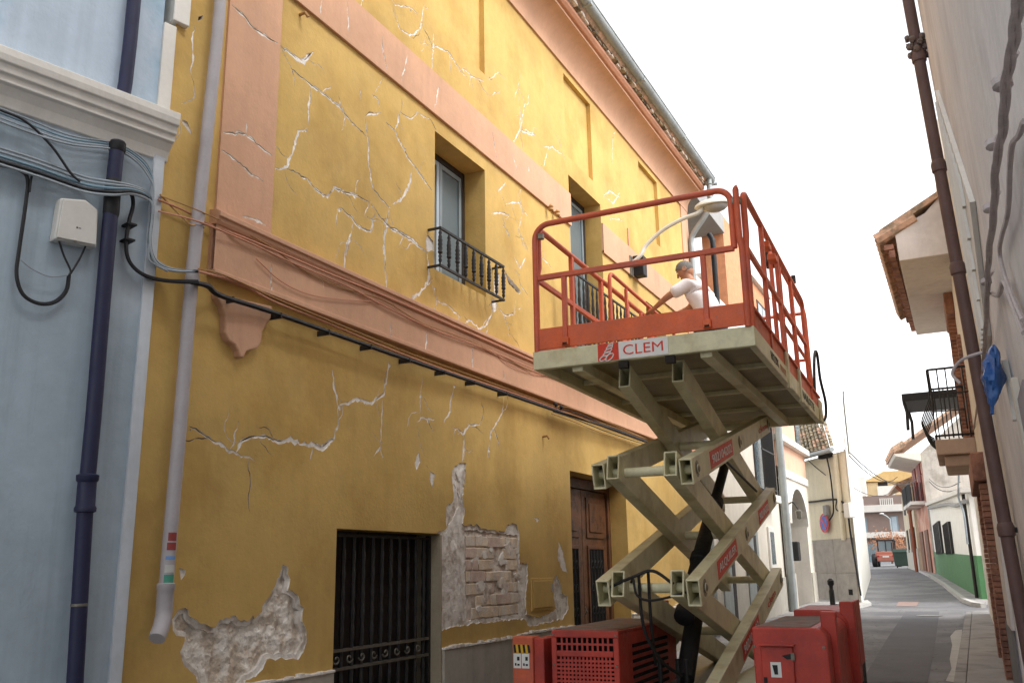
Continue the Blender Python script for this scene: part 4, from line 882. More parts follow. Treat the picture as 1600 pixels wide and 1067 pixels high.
bx('dust_layer', DST, eng, ex0+.02, ex1-.02, .05, 1.7, ez1+.001, ez1+.006)
for i in range(7): bx('louvre', DARK, eng, ex1+.001, ex1+.012, .35, 1.4, ez1-.15-i*.06, ez1-.125-i*.06)
bx('exhaust_box', CHR, lift, -.62, -.40, 1.80, 2.0, .9, 1.33, bevel=.01)
# small red column with hazard stripe and safety labels
col = bx('end_column', REDP, lift, -1.205, -1.02, .0, .16, GZ+.3, 1.112, bevel=.012)
bx('end_column', CHR, lift, -1.019, -.93, .02, .4, GZ+.3, 1.10, bevel=.01)
hz = MB().box(-1.19, -1.045, -.004, -.001, .985, 1.05).build('hazard_stripe', DECY, col)
for i in range(4):
    x = -1.185+i*.042; MB().prism([(x, -.0062, .986), (x+.02, -.0062, .986), (x-.008+.02, -.0062, 1.049), (x-.008 if x-.008 > -1.19 else -1.19, -.0062, 1.049)], (0, .002, 0)).build('stripe', DECB, hz)
for x in (-1.192, -1.118):
    pl_ = bx('safety_label', DECW, col, x, x+.066, -.004, -.001, .865, .98)
    bx('pictogram', DECB, pl_, x+.012, x+.026, -.0055, -.0042, .885, .905); bx('pictogram', DECB, pl_, x+.032, x+.054, -.0055, -.0042, .925, .955); bx('pictogram', DECB, pl_, x+.034, x+.054, -.0055, -.0042, .885, .9)
# right hand red cabinet with rounded shoulder
def rbox(name, x0, x1, y0, y1, z0, z1, r, mat, par=lift):
    pr = [(x0, z0), (x1, z0), (x1, z1-r)]+[(x1-r+r*math.cos(a), z1-r+r*math.sin(a)) for a in [i*HP/6 for i in range(1, 7)]]+[(x0, z1)]
    return MB().prism([(a, y0, b) for a, b in pr], (0, y1-y0, 0)).build(name, mat, par, bevel=.012)
cab = rbox('cabinet', .757, 1.29, .0, 1.55, GZ+.42, 1.205, .10, CHR)
bx('dust_layer', DST, cab, .79, 1.17, .03, 1.5, 1.206, 1.210)
cd = bx('cabinet_door', CHR, cab, .815, 1.045, -.028, -.001, GZ+.45, 1.075, bevel=.008); bx('door_hood', CHR, cab, .805, 1.06, -.06, -.001, 1.076, 1.09, bevel=.004)
MB().prism([(.965, -.031, 1.01), (1.045, -.031, 1.03), (1.05, -.031, .99), (1.0, -.031, .985)], (0, .002, 0)).build('hazard_stripe', DECB, cd)
for z_ in (.68, .98): bx('hinge', STEEL, cd, 1.03, 1.055, -.034, -.026, z_, z_+.05)
bx('latch', BLK, cd, .825, .85, -.036, -.029, .8, .86, bevel=.004)
bx('panel_seam', BS, cab, .762, 1.285, -.0015, -.0008, GZ+.43, GZ+.436)
for x in (.77, 1.26):
    for z_ in (.75, 1.07): MB().lathe([(0, 0), (.011, 0), (.009, .006), (0, .006)], (x, -.001, z_), (0, -1, 0), 8).build('bolt', STEEL, cab)
for x in (ex0+.02, ex1-.02):
    for z_ in (.72, .9, 1.13): MB().lathe([(0, 0), (.011, 0), (.009, .006), (0, .006)], (x, -.001, z_), (0, -1, 0), 8).build('bolt', STEEL, eng)
sl = bx('safety_label', DECW, cd, .88, .955, -.032, -.029, .86, .965)
MB().prism([(.893, -.0345, .945), (.93, -.0345, .945), (.93, -.0345, .88), (.905, -.0345, .88)], (0, .002, 0)).build('pictogram', DECB, sl)
bx('mast', CHR, lift, 1.225, 1.335, .25, .36, GZ+.4, 1.305, bevel=.008); bx('mast', CHR, lift, 1.24, 1.36, 1.58, 1.72, GZ+.5, 1.33, bevel=.01)
rbox('rear_cabinet', .85, 1.30, 1.56, 2.6, GZ+.42, 1.26, .14, CHR)
hz2 = bx('rear_panel', CHR, lift, 1.302, 1.34, 2.0, 2.5, .75, 1.32, bevel=.008)
bx('chassis_beam', BEIGE, chassis, .30, .56, -.2, 3.6, GZ+.46, GZ+.55, bevel=.01); bx('chassis_beam', BEIGE, chassis, -.26, .28, -.3, -.12, GZ+.44, GZ+.56, bevel=.01)
for x in (-.1, .05, .12): MB().tube([(x, .5, GZ+.5), (x, .5, GZ+.78)], .02, 8).build('valve', BLK, chassis)
# ------------------------------------------------------------------ worker on the platform
SKIN = M('skin', S(176, 128, 100), .6, .06, 12); SHIRT = M('white_cotton', S(232, 228, 230), .9, .04, 6, .9, 9); HAIR = M('grey_hair', S(118, 114, 110), .8, .25, 60, .5, 200); JEAN = M('dark_trousers', S(58, 60, 70), .9, .1, 8); SHOE = M('shoe', S(40, 34, 30), .7)
def skin(name, verts, edges, radii, mat, parent=None, root=0, sub=2):
    c = Vector(verts[root]); me = bpy.data.meshes.new(name); me.from_pydata([Vector(v)-c for v in verts], edges, []); me.update()
    o = bpy.data.objects.new(name, me); COL.objects.link(o)
    sk = o.modifiers.new('skin', 'SKIN'); sk.use_smooth_shade = True
    for i, v in enumerate(me.skin_vertices[0].data):
        r_ = radii[i]; v.radius = r_ if isinstance(r_, tuple) else (r_, r_); v.use_root = (i == root)
    ss = o.modifiers.new('sub', 'SUBSURF'); ss.levels = sub; ss.render_levels = sub; me.materials.append(mat)
    place(o, parent, c); return o
PO = LM @ Vector((-.08, 3.15, 3.505)); PF = R(168)                       # faces the facade
PM = Matrix.Translation(PO) @ Matrix.Rotation(PF, 4, 'Z')
def P(x, y, z): return PM @ Vector((x, y, z))                            # x forward, y to his left, z up
B = {'pelvis': (-.05, 0, .93), 'belly': (-.04, 0, 1.08), 'chest': (.06, 0, 1.26), 'upper': (.12, 0, 1.37), 'neck': (.165, 0, 1.455), 'neck2': (.20, 0, 1.515), 'head': (.23, 0, 1.585), 'crown': (.225, 0, 1.66), 'jaw': (.28, 0, 1.53),
     'ls': (.14, .18, 1.355), 'le': (.34, .27, 1.24), 'lw': (.57, .20, 1.15), 'lp': (.64, .18, 1.13), 'rs': (.14, -.18, 1.355), 're': (.32, -.24, 1.20), 'rw': (.56, -.18, 1.12), 'rp': (.63, -.16, 1.10),
     'lh': (-.04, .09, .88), 'lk': (.03, .11, .50), 'la': (-.05, .12, .09), 'lf': (.10, .14, .045), 'rh': (-.04, -.09, .88), 'rk': (.03, -.11, .50), 'ra': (-.05, -.12, .09), 'rf': (.10, -.14, .045)}
RD = {'pelvis': (.155, .11), 'belly': (.15, .115), 'chest': (.165, .12), 'upper': (.12, .09), 'neck': .056, 'neck2': .055, 'head': (.078, .095), 'crown': (.07, .085), 'jaw': (.045, .04), 'ls': .062, 'le': .043, 'lw': .028, 'lp': (.036, .018), 'rs': .062, 're': .043, 'rw': .028, 'rp': (.036, .018),
      'lh': .088, 'lk': .058, 'la': .04, 'lf': (.042, .032), 'rh': .088, 'rk': .058, 'ra': .04, 'rf': (.042, .032)}
names = list(B); ED = [('pelvis', 'belly'), ('belly', 'chest'), ('chest', 'upper'), ('upper', 'neck'), ('neck', 'neck2'), ('neck2', 'head'), ('head', 'crown'), ('head', 'jaw'), ('upper', 'ls'), ('ls', 'le'), ('le', 'lw'), ('lw', 'lp'), ('upper', 'rs'), ('rs', 're'), ('re', 'rw'), ('rw', 'rp'), ('pelvis', 'lh'), ('lh', 'lk'), ('lk', 'la'), ('la', 'lf'), ('pelvis', 'rh'), ('rh', 'rk'), ('rk', 'ra'), ('ra', 'rf')]
vv = [B[n] for n in names]; rr = [RD[n] for n in names]; ee = [(names.index(a), names.index(b)) for a, b in ED]
for s_ in ('l', 'r'):
    w = Vector(B[s_+'p']); d = (w-Vector(B[s_+'w'])).normalized(); sd = Vector((0, 1, 0)) if s_ == 'l' else Vector((0, -1, 0)); dn = Vector((0, 0, -1))
    for k_, (o_, ln) in enumerate(((.026, .065), (.009, .078), (-.009, .072), (-.026, .058))):
        b0 = w+d*.02+sd*o_; i0 = len(vv); vv += [tuple(b0), tuple(b0+d*ln*.55+dn*.008), tuple(b0+d*ln*.8+dn*.04)]; rr += [.0095, .0085, .007]; ee += [(names.index(s_+'p'), i0), (i0, i0+1), (i0+1, i0+2)]
    b0 = w-sd*.03-d*.015; i0 = len(vv); vv += [tuple(b0), tuple(b0-sd*.022+d*.03+dn*.01), tuple(b0-sd*.018+d*.055+dn*.03)]; rr += [.011, .0095, .008]; ee += [(names.index(s_+'p'), i0), (i0, i0+1), (i0+1, i0+2)]
person = skin('person', [P(*v) for v in vv], ee, rr, SKIN, None, 0)
tag(person, 'worker in a white t-shirt leaning over the lift platform rail', 'person')
def garment(name, keys, edges, rad, mat, extra=()):
    kv = [P(*B[k_]) if isinstance(k_, str) else P(*k_) for k_ in keys]; return skin(name, kv, edges, rad, mat, person, 0)
lerp = lambda a, b, t: tuple(Vector(B[a]).lerp(Vector(B[b]), t))
garment('shirt', [lerp('pelvis', 'belly', -.15), 'belly', 'chest', 'upper', lerp('upper', 'neck', .55), 'ls', lerp('ls', 'le', .85), 'rs', lerp('rs', 're', .85)], [(0, 1), (1, 2), (2, 3), (3, 4), (3, 5), (5, 6), (3, 7), (7, 8)],
        [(.20, .158), (.195, .155), (.205, .16), (.155, .125), .08, .09, .08, .09, .08], SHIRT)
garment('trousers', ['pelvis', 'lh', 'lk', lerp('lk', 'la', .93), 'rh', 'rk', lerp('rk', 'ra', .93)], [(0, 1), (1, 2), (2, 3), (0, 4), (4, 5), (5, 6)], [(.17, .125), .105, .076, .062, .105, .076, .062], JEAN)
for s_ in 'lr':
    a, f_ = Vector(B[s_+'a']), Vector(B[s_+'f']); garment('shoe', [tuple(a-Vector((.04, 0, .035))), tuple(a+Vector((.05, 0, -.04))), tuple(f_+Vector((.04, 0, 0)))], [(0, 1), (1, 2)], [.05, .052, (.05, .036)], SHOE)
# hair cap, ears, eyes, brows, nose, mouth follow the head, which bows towards his hands
hc = Vector((.235, 0, 1.61)); tilt = R(30); yawh = R(18)
HMx = PM @ Matrix.Translation(hc) @ Matrix.Rotation(yawh, 4, 'Z') @ Matrix.Rotation(tilt, 4, 'Y')
def HPt(x, y, z): return HMx @ Vector((x, y, z))
hb = MB()
for j in range(9):
    th = j/8*2.25
    for i in range(20):
        ph = 2*math.pi*i/20; front = max(0, math.cos(ph)); t2 = min(th, 2.25-1.15*max(0, math.cos(ph)+.25)/1.25); k_ = 1+.03*noise.noise(Vector((math.cos(ph)*3, math.sin(ph)*3, th*4)))
        hb.v.append(tuple(HPt(math.sin(t2)*math.cos(ph)*.108*k_-.004, math.sin(t2)*math.sin(ph)*.090*k_, math.cos(t2)*.108*k_+.012)))
hb.f = [(j*20+i, j*20+(i+1) % 20, (j+1)*20+(i+1) % 20, (j+1)*20+i) for j in range(8) for i in range(20)]; hb.m = [0]*len(hb.f)
hb.build('hair', HAIR, person, smooth=True)
fb = MB()
for j in range(11):
    th = math.pi*j/10
    for i in range(20):
        ph = 2*math.pi*i/20; x, y, z = math.sin(th)*math.cos(ph)*.1, math.sin(th)*math.sin(ph)*.082, math.cos(th)*.118
        if x > 0 and z < 0: x *= 1-.10*(-z/.118); y *= 1-.32*(-z/.118)
        fb.v.append(tuple(HPt(x, y, z-.01)))
fb.f = [(j*20+i, j*20+(i+1) % 20, (j+1)*20+(i+1) % 20, (j+1)*20+i) for j in range(10) for i in range(20)]; fb.m = [0]*len(fb.f)
fb.build('face', SKIN, person, smooth=True)
nm = MB().prism([HPt(.092, 0, .01), HPt(.095, -.012, -.035), HPt(.118, 0, -.036), HPt(.095, .012, -.035)][:3], HPt(0, .010, 0)-HPt(0, 0, 0)); MB().tube([HPt(.093, 0, .012), HPt(.106, 0, -.012), HPt(.115, 0, -.03), HPt(.1, 0, -.036)], [.008, .011, .015, .008], 8).build('nose', SKIN, person, smooth=True)
for s_ in (-1, 1):
    MB().ball(HPt(.086, s_*.032, .004), .012, .012, .010, 8, 6).build('eye', DECW, person, smooth=True); MB().tube([HPt(.094, s_*.014, .022), HPt(.090, s_*.034, .026), HPt(.078, s_*.05, .02)], .005, 5).build('brow', HAIR, person)
    MB().lathe([(0, -.008), (.024, -.006), (.03, 0), (.026, .008), (.012, .006)], HPt(-.005, s_*.084, -.008), (HPt(0, s_, .0)-HPt(0, 0, 0)), 10).build('ear', SKIN, person, smooth=True)
MB().tube([HPt(.086, -.024, -.068), HPt(.094, 0, -.066), HPt(.086, .024, -.068)], .006, 6).build('mouth', M('lips', S(150, 92, 80), .6), person)
# ------------------------------------------------------------------ white terrace house beyond the yellow one
CRM = M('cream_wall', S(222, 214, 200), .9, .07, 2, .2, 40, streak=.10)
TAN = M('peach_wall', S(222, 176, 150), .9, .08, 2, .2, 40, streak=.08)
GRC = M('grey_concrete', S(150, 148, 146), .9, .1, 3, .3, 40)
OBR = M('orange_brick_wall', S(206, 142, 104), .9, .12, 9, .4, 70)
TH0, TH1 = Y1+.02, 24.6
th = empty('terrace_house', (XF, 21, g(21)), 'cream house with brick pier and open terrace just past the yellow house', 'house')
bx('wall', CRM, th, XF-6, XF, TH0, TH1, 0, 6.5); bx('dado', STO, th, XF-.01, XF+.03, TH0+.01, TH1-.01, 0, 1.35, bevel=.01)
bx('parapet', WHI, th, XF-.12, XF+.09, TH0+.01, 23.4, 6.502, 7.35, bevel=.02)
bx('pier', OBR, th, XF-.5, XF+.02, 20.4, 22.4, 7.352, 9.75); bx('pier', OBR, th, XF-.45, XF+.03, 23.42, 25.3, 6.3, 8.9)
bx('roof_beam', GRC, th, XF-2.6, XF+.06, TH0+.05, 20.38, 9.25, 9.7, bevel=.01); bx('roof_beam', GRC, th, XF-3.4, XF-2.7, TH0+.2, 22.5, 8.55, 8.8, bevel=.01)
bx('terrace_wall', GRC, th, XF-4.2, XF-3.5, TH0, 22.4, 6.5, 8.15); 
bx('roof_slab', WHI, th, XF-5, XF+.14, 22.42, 25.4, 8.92, 9.05, bevel=.01)
w = bx('window', DARKW, th, XF+.031, XF+.05, 23.7, 24.9, 6.95, 8.5); bx('pane', GLASS, w, XF+.051, XF+.056, 23.78, 24.27, 7.05, 8.42); bx('pane', GLASS, w, XF+.051, XF+.056, 24.33, 24.82, 7.05, 8.42)
bg_ = bx('balustrade', GLASS, th, XF+.42, XF+.44, 23.45, 25.3, 6.55, 7.35); bx('balcony_slab', WHI, th, XF+.0, XF+.5, 23.42, 25.32, 6.38, 6.52, bevel=.01)
for i in range(7): bx('rail_post', STEEL, bg_, XF+.441, XF+.46, 23.5+i*.29, 23.53+i*.29, 6.53, 7.4)
MB().tube(spline([(XF+.03, 18.95, 8.75), (XF+.1, 18.9, 8.6), (XF+.12, 18.85, 8.4), (XF+.12, 18.85, 7.0)], 5), .06, 10).build('black_pipe', BLK, th, smooth=True)
gw = bx('window', DARKW, th, XF+.002, XF+.02, 21.9, 23.3, 3.35, 5.2)
bx('pane', GLASS, gw, XF+.021, XF+.026, 22.0, 23.2, 3.45, 5.1); bx('sill', WHI, th, XF, XF+.28, 21.75, 23.45, 3.12, 3.3, bevel=.01)
for i in range(12): MB().tube([(XF+.22, 21.85+i*.13, 3.3), (XF+.22, 21.85+i*.13, 5.25)], .014, 6).build('window_bar', IRON, gw)
for z_ in (3.4, 4.3, 5.2): bx('window_bar', IRON, gw, XF+.205, XF+.235, 21.83, 23.32, z_, z_+.03)
sw = bx('window', WHI, th, XF+.002, XF+.05, 22.75, 23.45, 1.55, 2.55, bevel=.01); bx('pane', GLASS, sw, XF+.051, XF+.056, 22.87, 23.33, 1.67, 2.43)
for y0, y1 in ((20.2, 21.4), (18.0, 19.0)):
    d_ = bx('door', GALV, th, XF+.031, XF+.06, y0, y1, .35, 2.5, bevel=.006); bx('door_panel', DARKW, d_, XF+.061, XF+.066, y0+.7, y0+.95, .5, 2.3)
bx('cornice', WHI, th, XF, XF+.1, TH0+.02, TH1-.02, 5.6, 5.75, bevel=.01)
# grey downpipe between the two white houses
tag(MB().tube([(XF+.14, 24.65, 6.4), (XF+.14, 24.65, .45)], .10, 14).build('house_downpipe', GALV, smooth=True), 'straight grey downpipe between the barred window and the arched doorway', 'downpipe')
# ------------------------------------------------------------------ arched house
AH0, AH1 = 24.85, 29.5
ah = empty('arched_house', (XF, 27, g(27)), 'white and peach house with arched doorway and black mailbox', 'house')
ay0, ay1, az_ = 26.05, 28.75, 2.75
ac = (ay0+ay1)/2; ar_ = (ay1-ay0)/2
arch = [Vector((ay0, .2)), Vector((ay1, .2)), Vector((ay1, az_))]+[Vector((ac+ar_*math.cos(t), az_+ar_*.75*math.sin(t))) for t in [i*math.pi/14 for i in range(1, 14)]]+[Vector((ay0, az_))]
relief('wall', rect(AH0, AH1, 0, 4.2), [dict(p=arch, d=None, m=0, reveal=.55)], XF, [CRM, CRM, CRM], ah)
bx('wall_core', CRM, ah, XF-6, XF-.6, AH0, AH1-.002, 0, 6.1); MB().box(XF-.6, XF-.01, AH1-.05, AH1, 0, 4.19).build('wall_return', CRM, ah)
m_ = MB(); n = len(arch); o_ = [Vector((ac+(p.x-ac)*1.11, az_+(p.y-az_)*1.11 if p.y > az_ else p.y)) for p in arch]
idx = [i for i in range(2, n)]
for i, j in zip(idx[:-1], idx[1:]): m_.prism([(XF+.002, *arch[i]), (XF+.002, *arch[j]), (XF+.002, *o_[j]), (XF+.002, *o_[i])], (.05, 0, 0))
m_.build('archivolt', WHI, ah)
bx('door', WOOD, ah, XF-.56, XF-.5, ay0, ay1, 0, 4.1); bx('door_gate', DARK, ah, XF-.49, XF-.47, ay0+.9, ay1-.1, .3, 3.4)
for a, b in ((AH0+.01, ay0-.02), (ay1+.02, AH1-.01)): bx('dado', STO, ah, XF, XF+.04, a, b, .0, 1.42, bevel=.008)
bx('fascia', TAN, ah, XF-.6, XF+.0, AH0, AH1, 4.202, 4.9); bx('cornice', WHI, ah, XF-.6, XF+.16, AH0-.05, AH1+.05, 4.902, 5.08, bevel=.015); bx('upper_wall', TAN, ah, XF-.6, XF+.0, AH0, AH1-.4, 5.082, 6.12)
bx('string_course', WHI, ah, XF, XF+.05, AH0, AH1, 3.98, 4.195, bevel=.008)
bx('string_course', CRM, ah, XF, XF+.03, AH0, ay0-.15, 2.55, 2.62, bevel=.006)
w = bx('window', DARKW, ah, XF+.002, XF+.02, 28.1, 28.95, 5.1, 6.0); bx('pane', GLASS, w, XF+.021, XF+.025, 28.18, 28.87, 5.15, 5.95)
tag(MB().box(XF+.005, XF+.22, 25.62, 25.95, 1.75, 2.25).build('mailbox', BLK, bevel=.03), 'black mailbox beside the arched doorway', 'mailbox')
wl_ = empty('wall_lantern', (XF, 25.2, 3.1), 'small dark iron bracket lantern on the arched house wall', 'lantern')
MB().tube(spline([(XF, 25.2, 3.1), (XF+.25, 25.15, 3.25), (XF+.4, 25.1, 3.05)], 5), .02, 6).build('bracket', IRON, wl_); MB().lathe([(.02, .1), (.09, .06), (.07, -.12), (.02, -.15)], (XF+.4, 25.1, 2.95), n=8).build('lamp', STEEL, wl_)
hp = bx('house_plaque', WHI, None, XF+.002, XF+.03, 25.05, 25.45, 1.75, 2.1); tag(hp, 'white ceramic plaque left of the black mailbox', 'plaque'); MB().tube([(XF+.035, 25.25+.09*math.cos(t), 1.93+.09*math.sin(t)) for t in [.8+j*.45 for j in range(11)]], .02, 6).build('plaque_mark', STEEL, hp)
tag(bx('meter_door', GALV, None, XF+.041, XF+.06, 25.15, 25.75, .75, 1.3), 'grey meter door in the dado below the black mailbox', 'meter door')
# ------------------------------------------------------------------ beige corner house with tiled roof
BGE = M('beige_wall', S(224, 214, 188), .9, .08, 1.5, .2, 30, streak=.10)
c0 = onG(1345, 945); c0 = Vector((c0.x, c0.y)); cl = Vector((-6.8, 34.6)); cr = Vector((-5.6, 56))
ch = empty('corner_house', (c0.x, c0.y, g(c0.y)), 'beige corner house with old tiled roof and stone dado', 'house')
cd_ = (cl-c0).normalized(); cn = Vector((cd_.y, -cd_.x)); cn = cn if cn.y < 0 else -cn
sd = (cr-c0).normalized(); sn = Vector((sd.y, -sd.x)); sn = sn if sn.x > 0 else -sn
EZ = 5.0
def v3(p, z): return Vector((p.x, p.y, z))
MB().prism([v3(c0, 0), v3(cl, 0), v3(cl+Vector((-3, 18)), 0), v3(cr, 0)], (0, 0, EZ)).build('wall', BGE, ch)
MB().prism([v3(c0+sn*.01-sd*.01, 0), v3(cr+sn*.01, 0), v3(cr+sn*.04, 0), v3(c0+sn*.04-sd*.04, 0)], (0, 0, 5.6)).build('side_wall', WHI, ch)
Lf = (cl-c0).length
for r_ in range(2):                                                   # stone dado panels
    for i in range(5):
        a, b = .05+i*Lf/5, .05+(i+1)*Lf/5-.02; z0 = g(29)-.1+r_*1.03
        if b < Lf: MB().prism([v3(c0+cd_*a+cn*.003, z0), v3(c0+cd_*b+cn*.003, z0), v3(c0+cd_*b+cn*.03, z0), v3(c0+cd_*a+cn*.03, z0)], (0, 0, 1.015)).build('dado_panel', M('stone_panel', S(168, 160, 150), .9, .14, 5, .4, 30), ch)
p_ = c0+cd_*.35; MB().prism([v3(p_+cn*.032, .75), v3(p_+cd_*.22+cn*.032, .75), v3(p_+cd_*.22+cn*.045, .75), v3(p_+cn*.045, .75)], (0, 0, .16)).build('vent', DARK, ch)
MB().prism([v3(c0+cn*.3+cd_*.3, EZ+.02), v3(cl+cn*.3, EZ+.02), v3(cl+Vector((-.85, 2.35)), EZ+1.45), v3(c0+Vector((-.85, 2.35))+cd_*.55, EZ+1.45)], (0, 0, .06)).build('roof_deck', GRC, ch)
rf = ch
up = Vector((-.55, 2.6, 1.43)); upn = up.normalized(); ul = up.length
for i in range(11):                                                   # barrel tiles, one by one
    for j in range(9):
        b0 = v3(c0+cn*.36-cd_*.10+cd_*(i*.27+.12), EZ+.1)+upn*(j*.32); r0 = .115+random.uniform(-.008, .008)
        m_ = MB(); ax_ = Vector((cd_.x, cd_.y, 0)); nz_ = ax_.cross(upn); nz_ = nz_ if nz_.z > 0 else -nz_; b0 = b0+nz_*random.uniform(0, .02)
        q0 = [b0+ax_*math.cos(t)*r0+nz_*math.sin(t)*r0 for t in [k_*math.pi/6 for k_ in range(7)]]; q1 = [b0+upn*.40-nz_*.02+ax_*math.cos(t)*r0*.8+nz_*math.sin(t)*r0*.8 for t in [k_*math.pi/6 for k_ in range(7)]]
        q2 = [b0+ax_*math.cos(t)*(r0-.02)+nz_*math.sin(t)*(r0-.02) for t in [k_*math.pi/6 for k_ in range(7)]]
        m_.add(q0+q1+q2, [(k_, k_+1, k_+8, k_+7) for k_ in range(6)]+[(k_, k_+14, k_+15, k_+1) for k_ in range(6)]); m_.build('roof_tile', random.choice((TILEO, TILEO, TILE)), rf, smooth=True)
MB().tube([v3(c0+cn*.45-cd_*.1, EZ+.02), v3(cl+cn*.45, EZ+.02)], .075, 10).build('gutter', GALV, ch, smooth=True)
pq = c0+cd_*.45+cn*.09; MB().tube([v3(pq, 4.95), v3(pq, 2.35)], .07, 10).build('rain_pipe', BGE, ch, smooth=True)
def cw(px, py, off=.05): return onP(px, py, v3(c0+cn*off, 0), v3(cn, 0))
sg = cw(1288, 817, .1); sn3 = v3(cn, 0)
sign = empty('no_parking_sign', sg, 'round blue and red no parking sign on the beige wall', 'road sign')
MB().lathe([(0, 0), (.30, 0), (.30, .012), (0, .012)], sg, sn3, 28).build('plate', M('sign_red', S(200, 48, 48), .5), sign)
MB().lathe([(0, 0), (.225, 0), (.225, .006), (0, .006)], sg+sn3*.0125, sn3, 28).build('blue_disc', M('sign_blue', S(70, 92, 180), .5), sign)
dg_ = (Vector((cd_.x, cd_.y, 0))*.7+Vector((0, 0, 1))*.7).normalized(); MB().obox(sg+sn3*.021, dg_*.22, sn3*.002, dg_.cross(sn3)*.035).build('slash', MATS['sign_red'], sign)
def ccab(name, pix, r, label, off=.06, mat=WIREB): return cable(name, [cw(x, y, off) for x, y in pix], r, mat, label)
ccab('house_cable', [(1255, 785), (1275, 783), (1300, 780), (1315, 783), (1324, 800), (1330, 840), (1345, 930)], .03, 'thick dark cable running across the beige wall to its corner')
ccab('house_cable', [(1292, 715), (1297, 740), (1301, 775), (1302, 800), (1296, 812)], .025, 'dark cable dropping down the beige wall towards the sign', .09)
ccab('house_cable', [(1262, 718), (1275, 730), (1290, 742)], .015, 'thin dark wire sagging under the tiled eave', .09)
ccab('house_cable', [(1308, 780), (1306, 792), (1310, 798), (1328, 800)], .02, 'short dark cable loop right of the sign', .09)
jb = cw(1291, 797, .1); tag(MB().obox(jb, Vector((cd_.x, cd_.y, 0))*.12, sn3*.06, Vector((0, 0, .16))).build('meter_box', GRC, bevel=.02), 'small grey box above the no parking sign', 'box')
ij = cw(1327, 797, .14); tag(MB().obox(ij, Vector((cd_.x, cd_.y, 0))*.16, sn3*.1, Vector((0, 0, .22))).build('cable_box', WHI, bevel=.02), 'white cable box on the corner of the beige house', 'box')
el = cw(1290, 712, .2); tag(MB().obox(el, Vector((cd_.x, cd_.y, 0))*.35, sn3*.1, Vector((0, 0, .07))).build('eave_lamp', DARK, bevel=.03), 'dark flat lamp under the tiled eave', 'lamp')
# bollard
bo_ = onG(1304, 972); tag(MB().lathe([(.06, 0), (.06, .7), (.045, .72), (.045, .8), (.075, .84), (.075, .92), (.03, .97)], (bo_.x, bo_.y, g(bo_.y)), n=14).build('bollard', IRON, smooth=True), 'slim black iron bollard at the corner behind the red cabinet', 'bollard')
# ------------------------------------------------------------------ end of the street
BRN = M('brown_facade', S(134, 116, 108), .9, .07, 1, .1, 20); SLB = M('pale_slab', S(206, 200, 192), .9, .06, 1); DOORB = M('blue_grey_door', S(124, 142, 150), .6, .06, 2)
YA = 112
def yb(px, py, Y=YA): p = onY(px, py, Y); return p.x, p.z
ap = empty('apartment_block', (-10, YA, g(YA)), 'brown apartment block with pale balconies closing the street', 'building')
x0 = yb(1300, 760)[0]; x1 = yb(1480, 760)[0]
bx('wall', BRN, ap, x0, x1, YA, YA+9, 0, yb(1350, 775)[1]); zA, zB = yb(1360, 777)[1], yb(1360, 797)[1]
zsl = yb(1370, 795)[1]; zs2 = yb(1370, 836)[1]
for z_, h in ((zsl, .75), (zs2, .6)): bx('slab', SLB, ap, x0, x1, YA-1.2, YA-.002, z_-h/2, z_+h/2, bevel=.03)
bx('roof_parapet', BRN, ap, x0, x1, YA-1.0, YA-.4, zsl+.4, yb(1370, 777)[1])
for a, b in ((1334, 1352), (1376, 1398)):
    xa, xb = yb(a, 785)[0], yb(b, 785)[0]
    for i in range(7): bx('baluster', SLB, ap, xa+(xb-xa)*i/7, xa+(xb-xa)*(i+.6)/7, YA-1.15, YA-1.02, yb(1360, 790)[1], yb(1360, 780)[1])
for a, b in ((1340, 1355), (1392, 1404)):
    w = bx('window', DOORB, ap, yb(a, 820)[0], yb(b, 820)[0], YA-.06, YA-.003, yb(1345, 834)[1], yb(1345, 808)[1]); bx('pane', SHUT, w, yb(a, 820)[0]+.15, yb(b, 820)[0]-.15, YA-.08, YA-.061, yb(1345, 833)[1], yb(1345, 809)[1])
bx('parapet', BRN, ap, x0, x1, YA-1.15, YA-1.05, zs2+.3, yb(1370, 828)[1]) if False else None
gd = bx('garage_door', DOORB, ap, yb(1340, 870)[0], yb(1402, 870)[0], YA-.08, YA-.003, 1.2, yb(1360, 848)[1])
for a, b in ((1341, 1356), (1359, 1374)): bx('garage_panel', DOORB, gd, yb(a, 870)[0], yb(b, 870)[0], YA-.12, YA-.082, 1.2, yb(1360, 853)[1], bevel=.02)
bx('garage_panel', GLASS, gd, yb(1360, 870)[0], yb(1374, 870)[0], YA-.13, YA-.121, yb(1360, 869)[1], yb(1360, 856)[1])
YB = 126
yh = empty('yellow_roof_house', (-9, YB, g(YB)), 'house with orange yellow roof rising behind the brown apartment block', 'building')
bx('wall', M('pale_yellow_wall', S(222, 200, 160), .9, .06), yh, yb(1354, 770, YB)[0], yb(1450, 770, YB)[0], YB, YB+8, 0, yb(1400, 752, YB)[1])
p1, p2, p3, p4 = [yb(x, y, YB) for x, y in ((1350, 753), (1380, 737), (1425, 734), (1455, 752))]
MB().prism([(p1[0], YB-.6, p1[1]), (p4[0], YB-.6, p4[1]), (p3[0], YB-.6, p3[1]), (p2[0], YB-.6, p2[1])], (0, 9, 0)).build('roof', M('orange_roof', S(206, 172, 116), .9, .08), yh)
w = bx('window', DARKW, yh, yb(1372, 758, YB)[0], yb(1387, 758, YB)[0], YB-.1, YB-.003, yb(1380, 759, YB)[1], yb(1380, 753, YB)[1]); bx('wing', WHI, yh, yb(1372, 765, YB)[0], yb(1398, 765, YB)[0], YB-1, YB-.12, 5, yb(1380, 760, YB)[1])
YC = 124
tag(bx('white_block', WHI, None, yb(1318, 760, YC)[0], yb(1352, 760, YC)[0], YC, YC+6, 0, yb(1330, 746, YC)[1]), 'plain white block above the roofs at the street end', 'building')
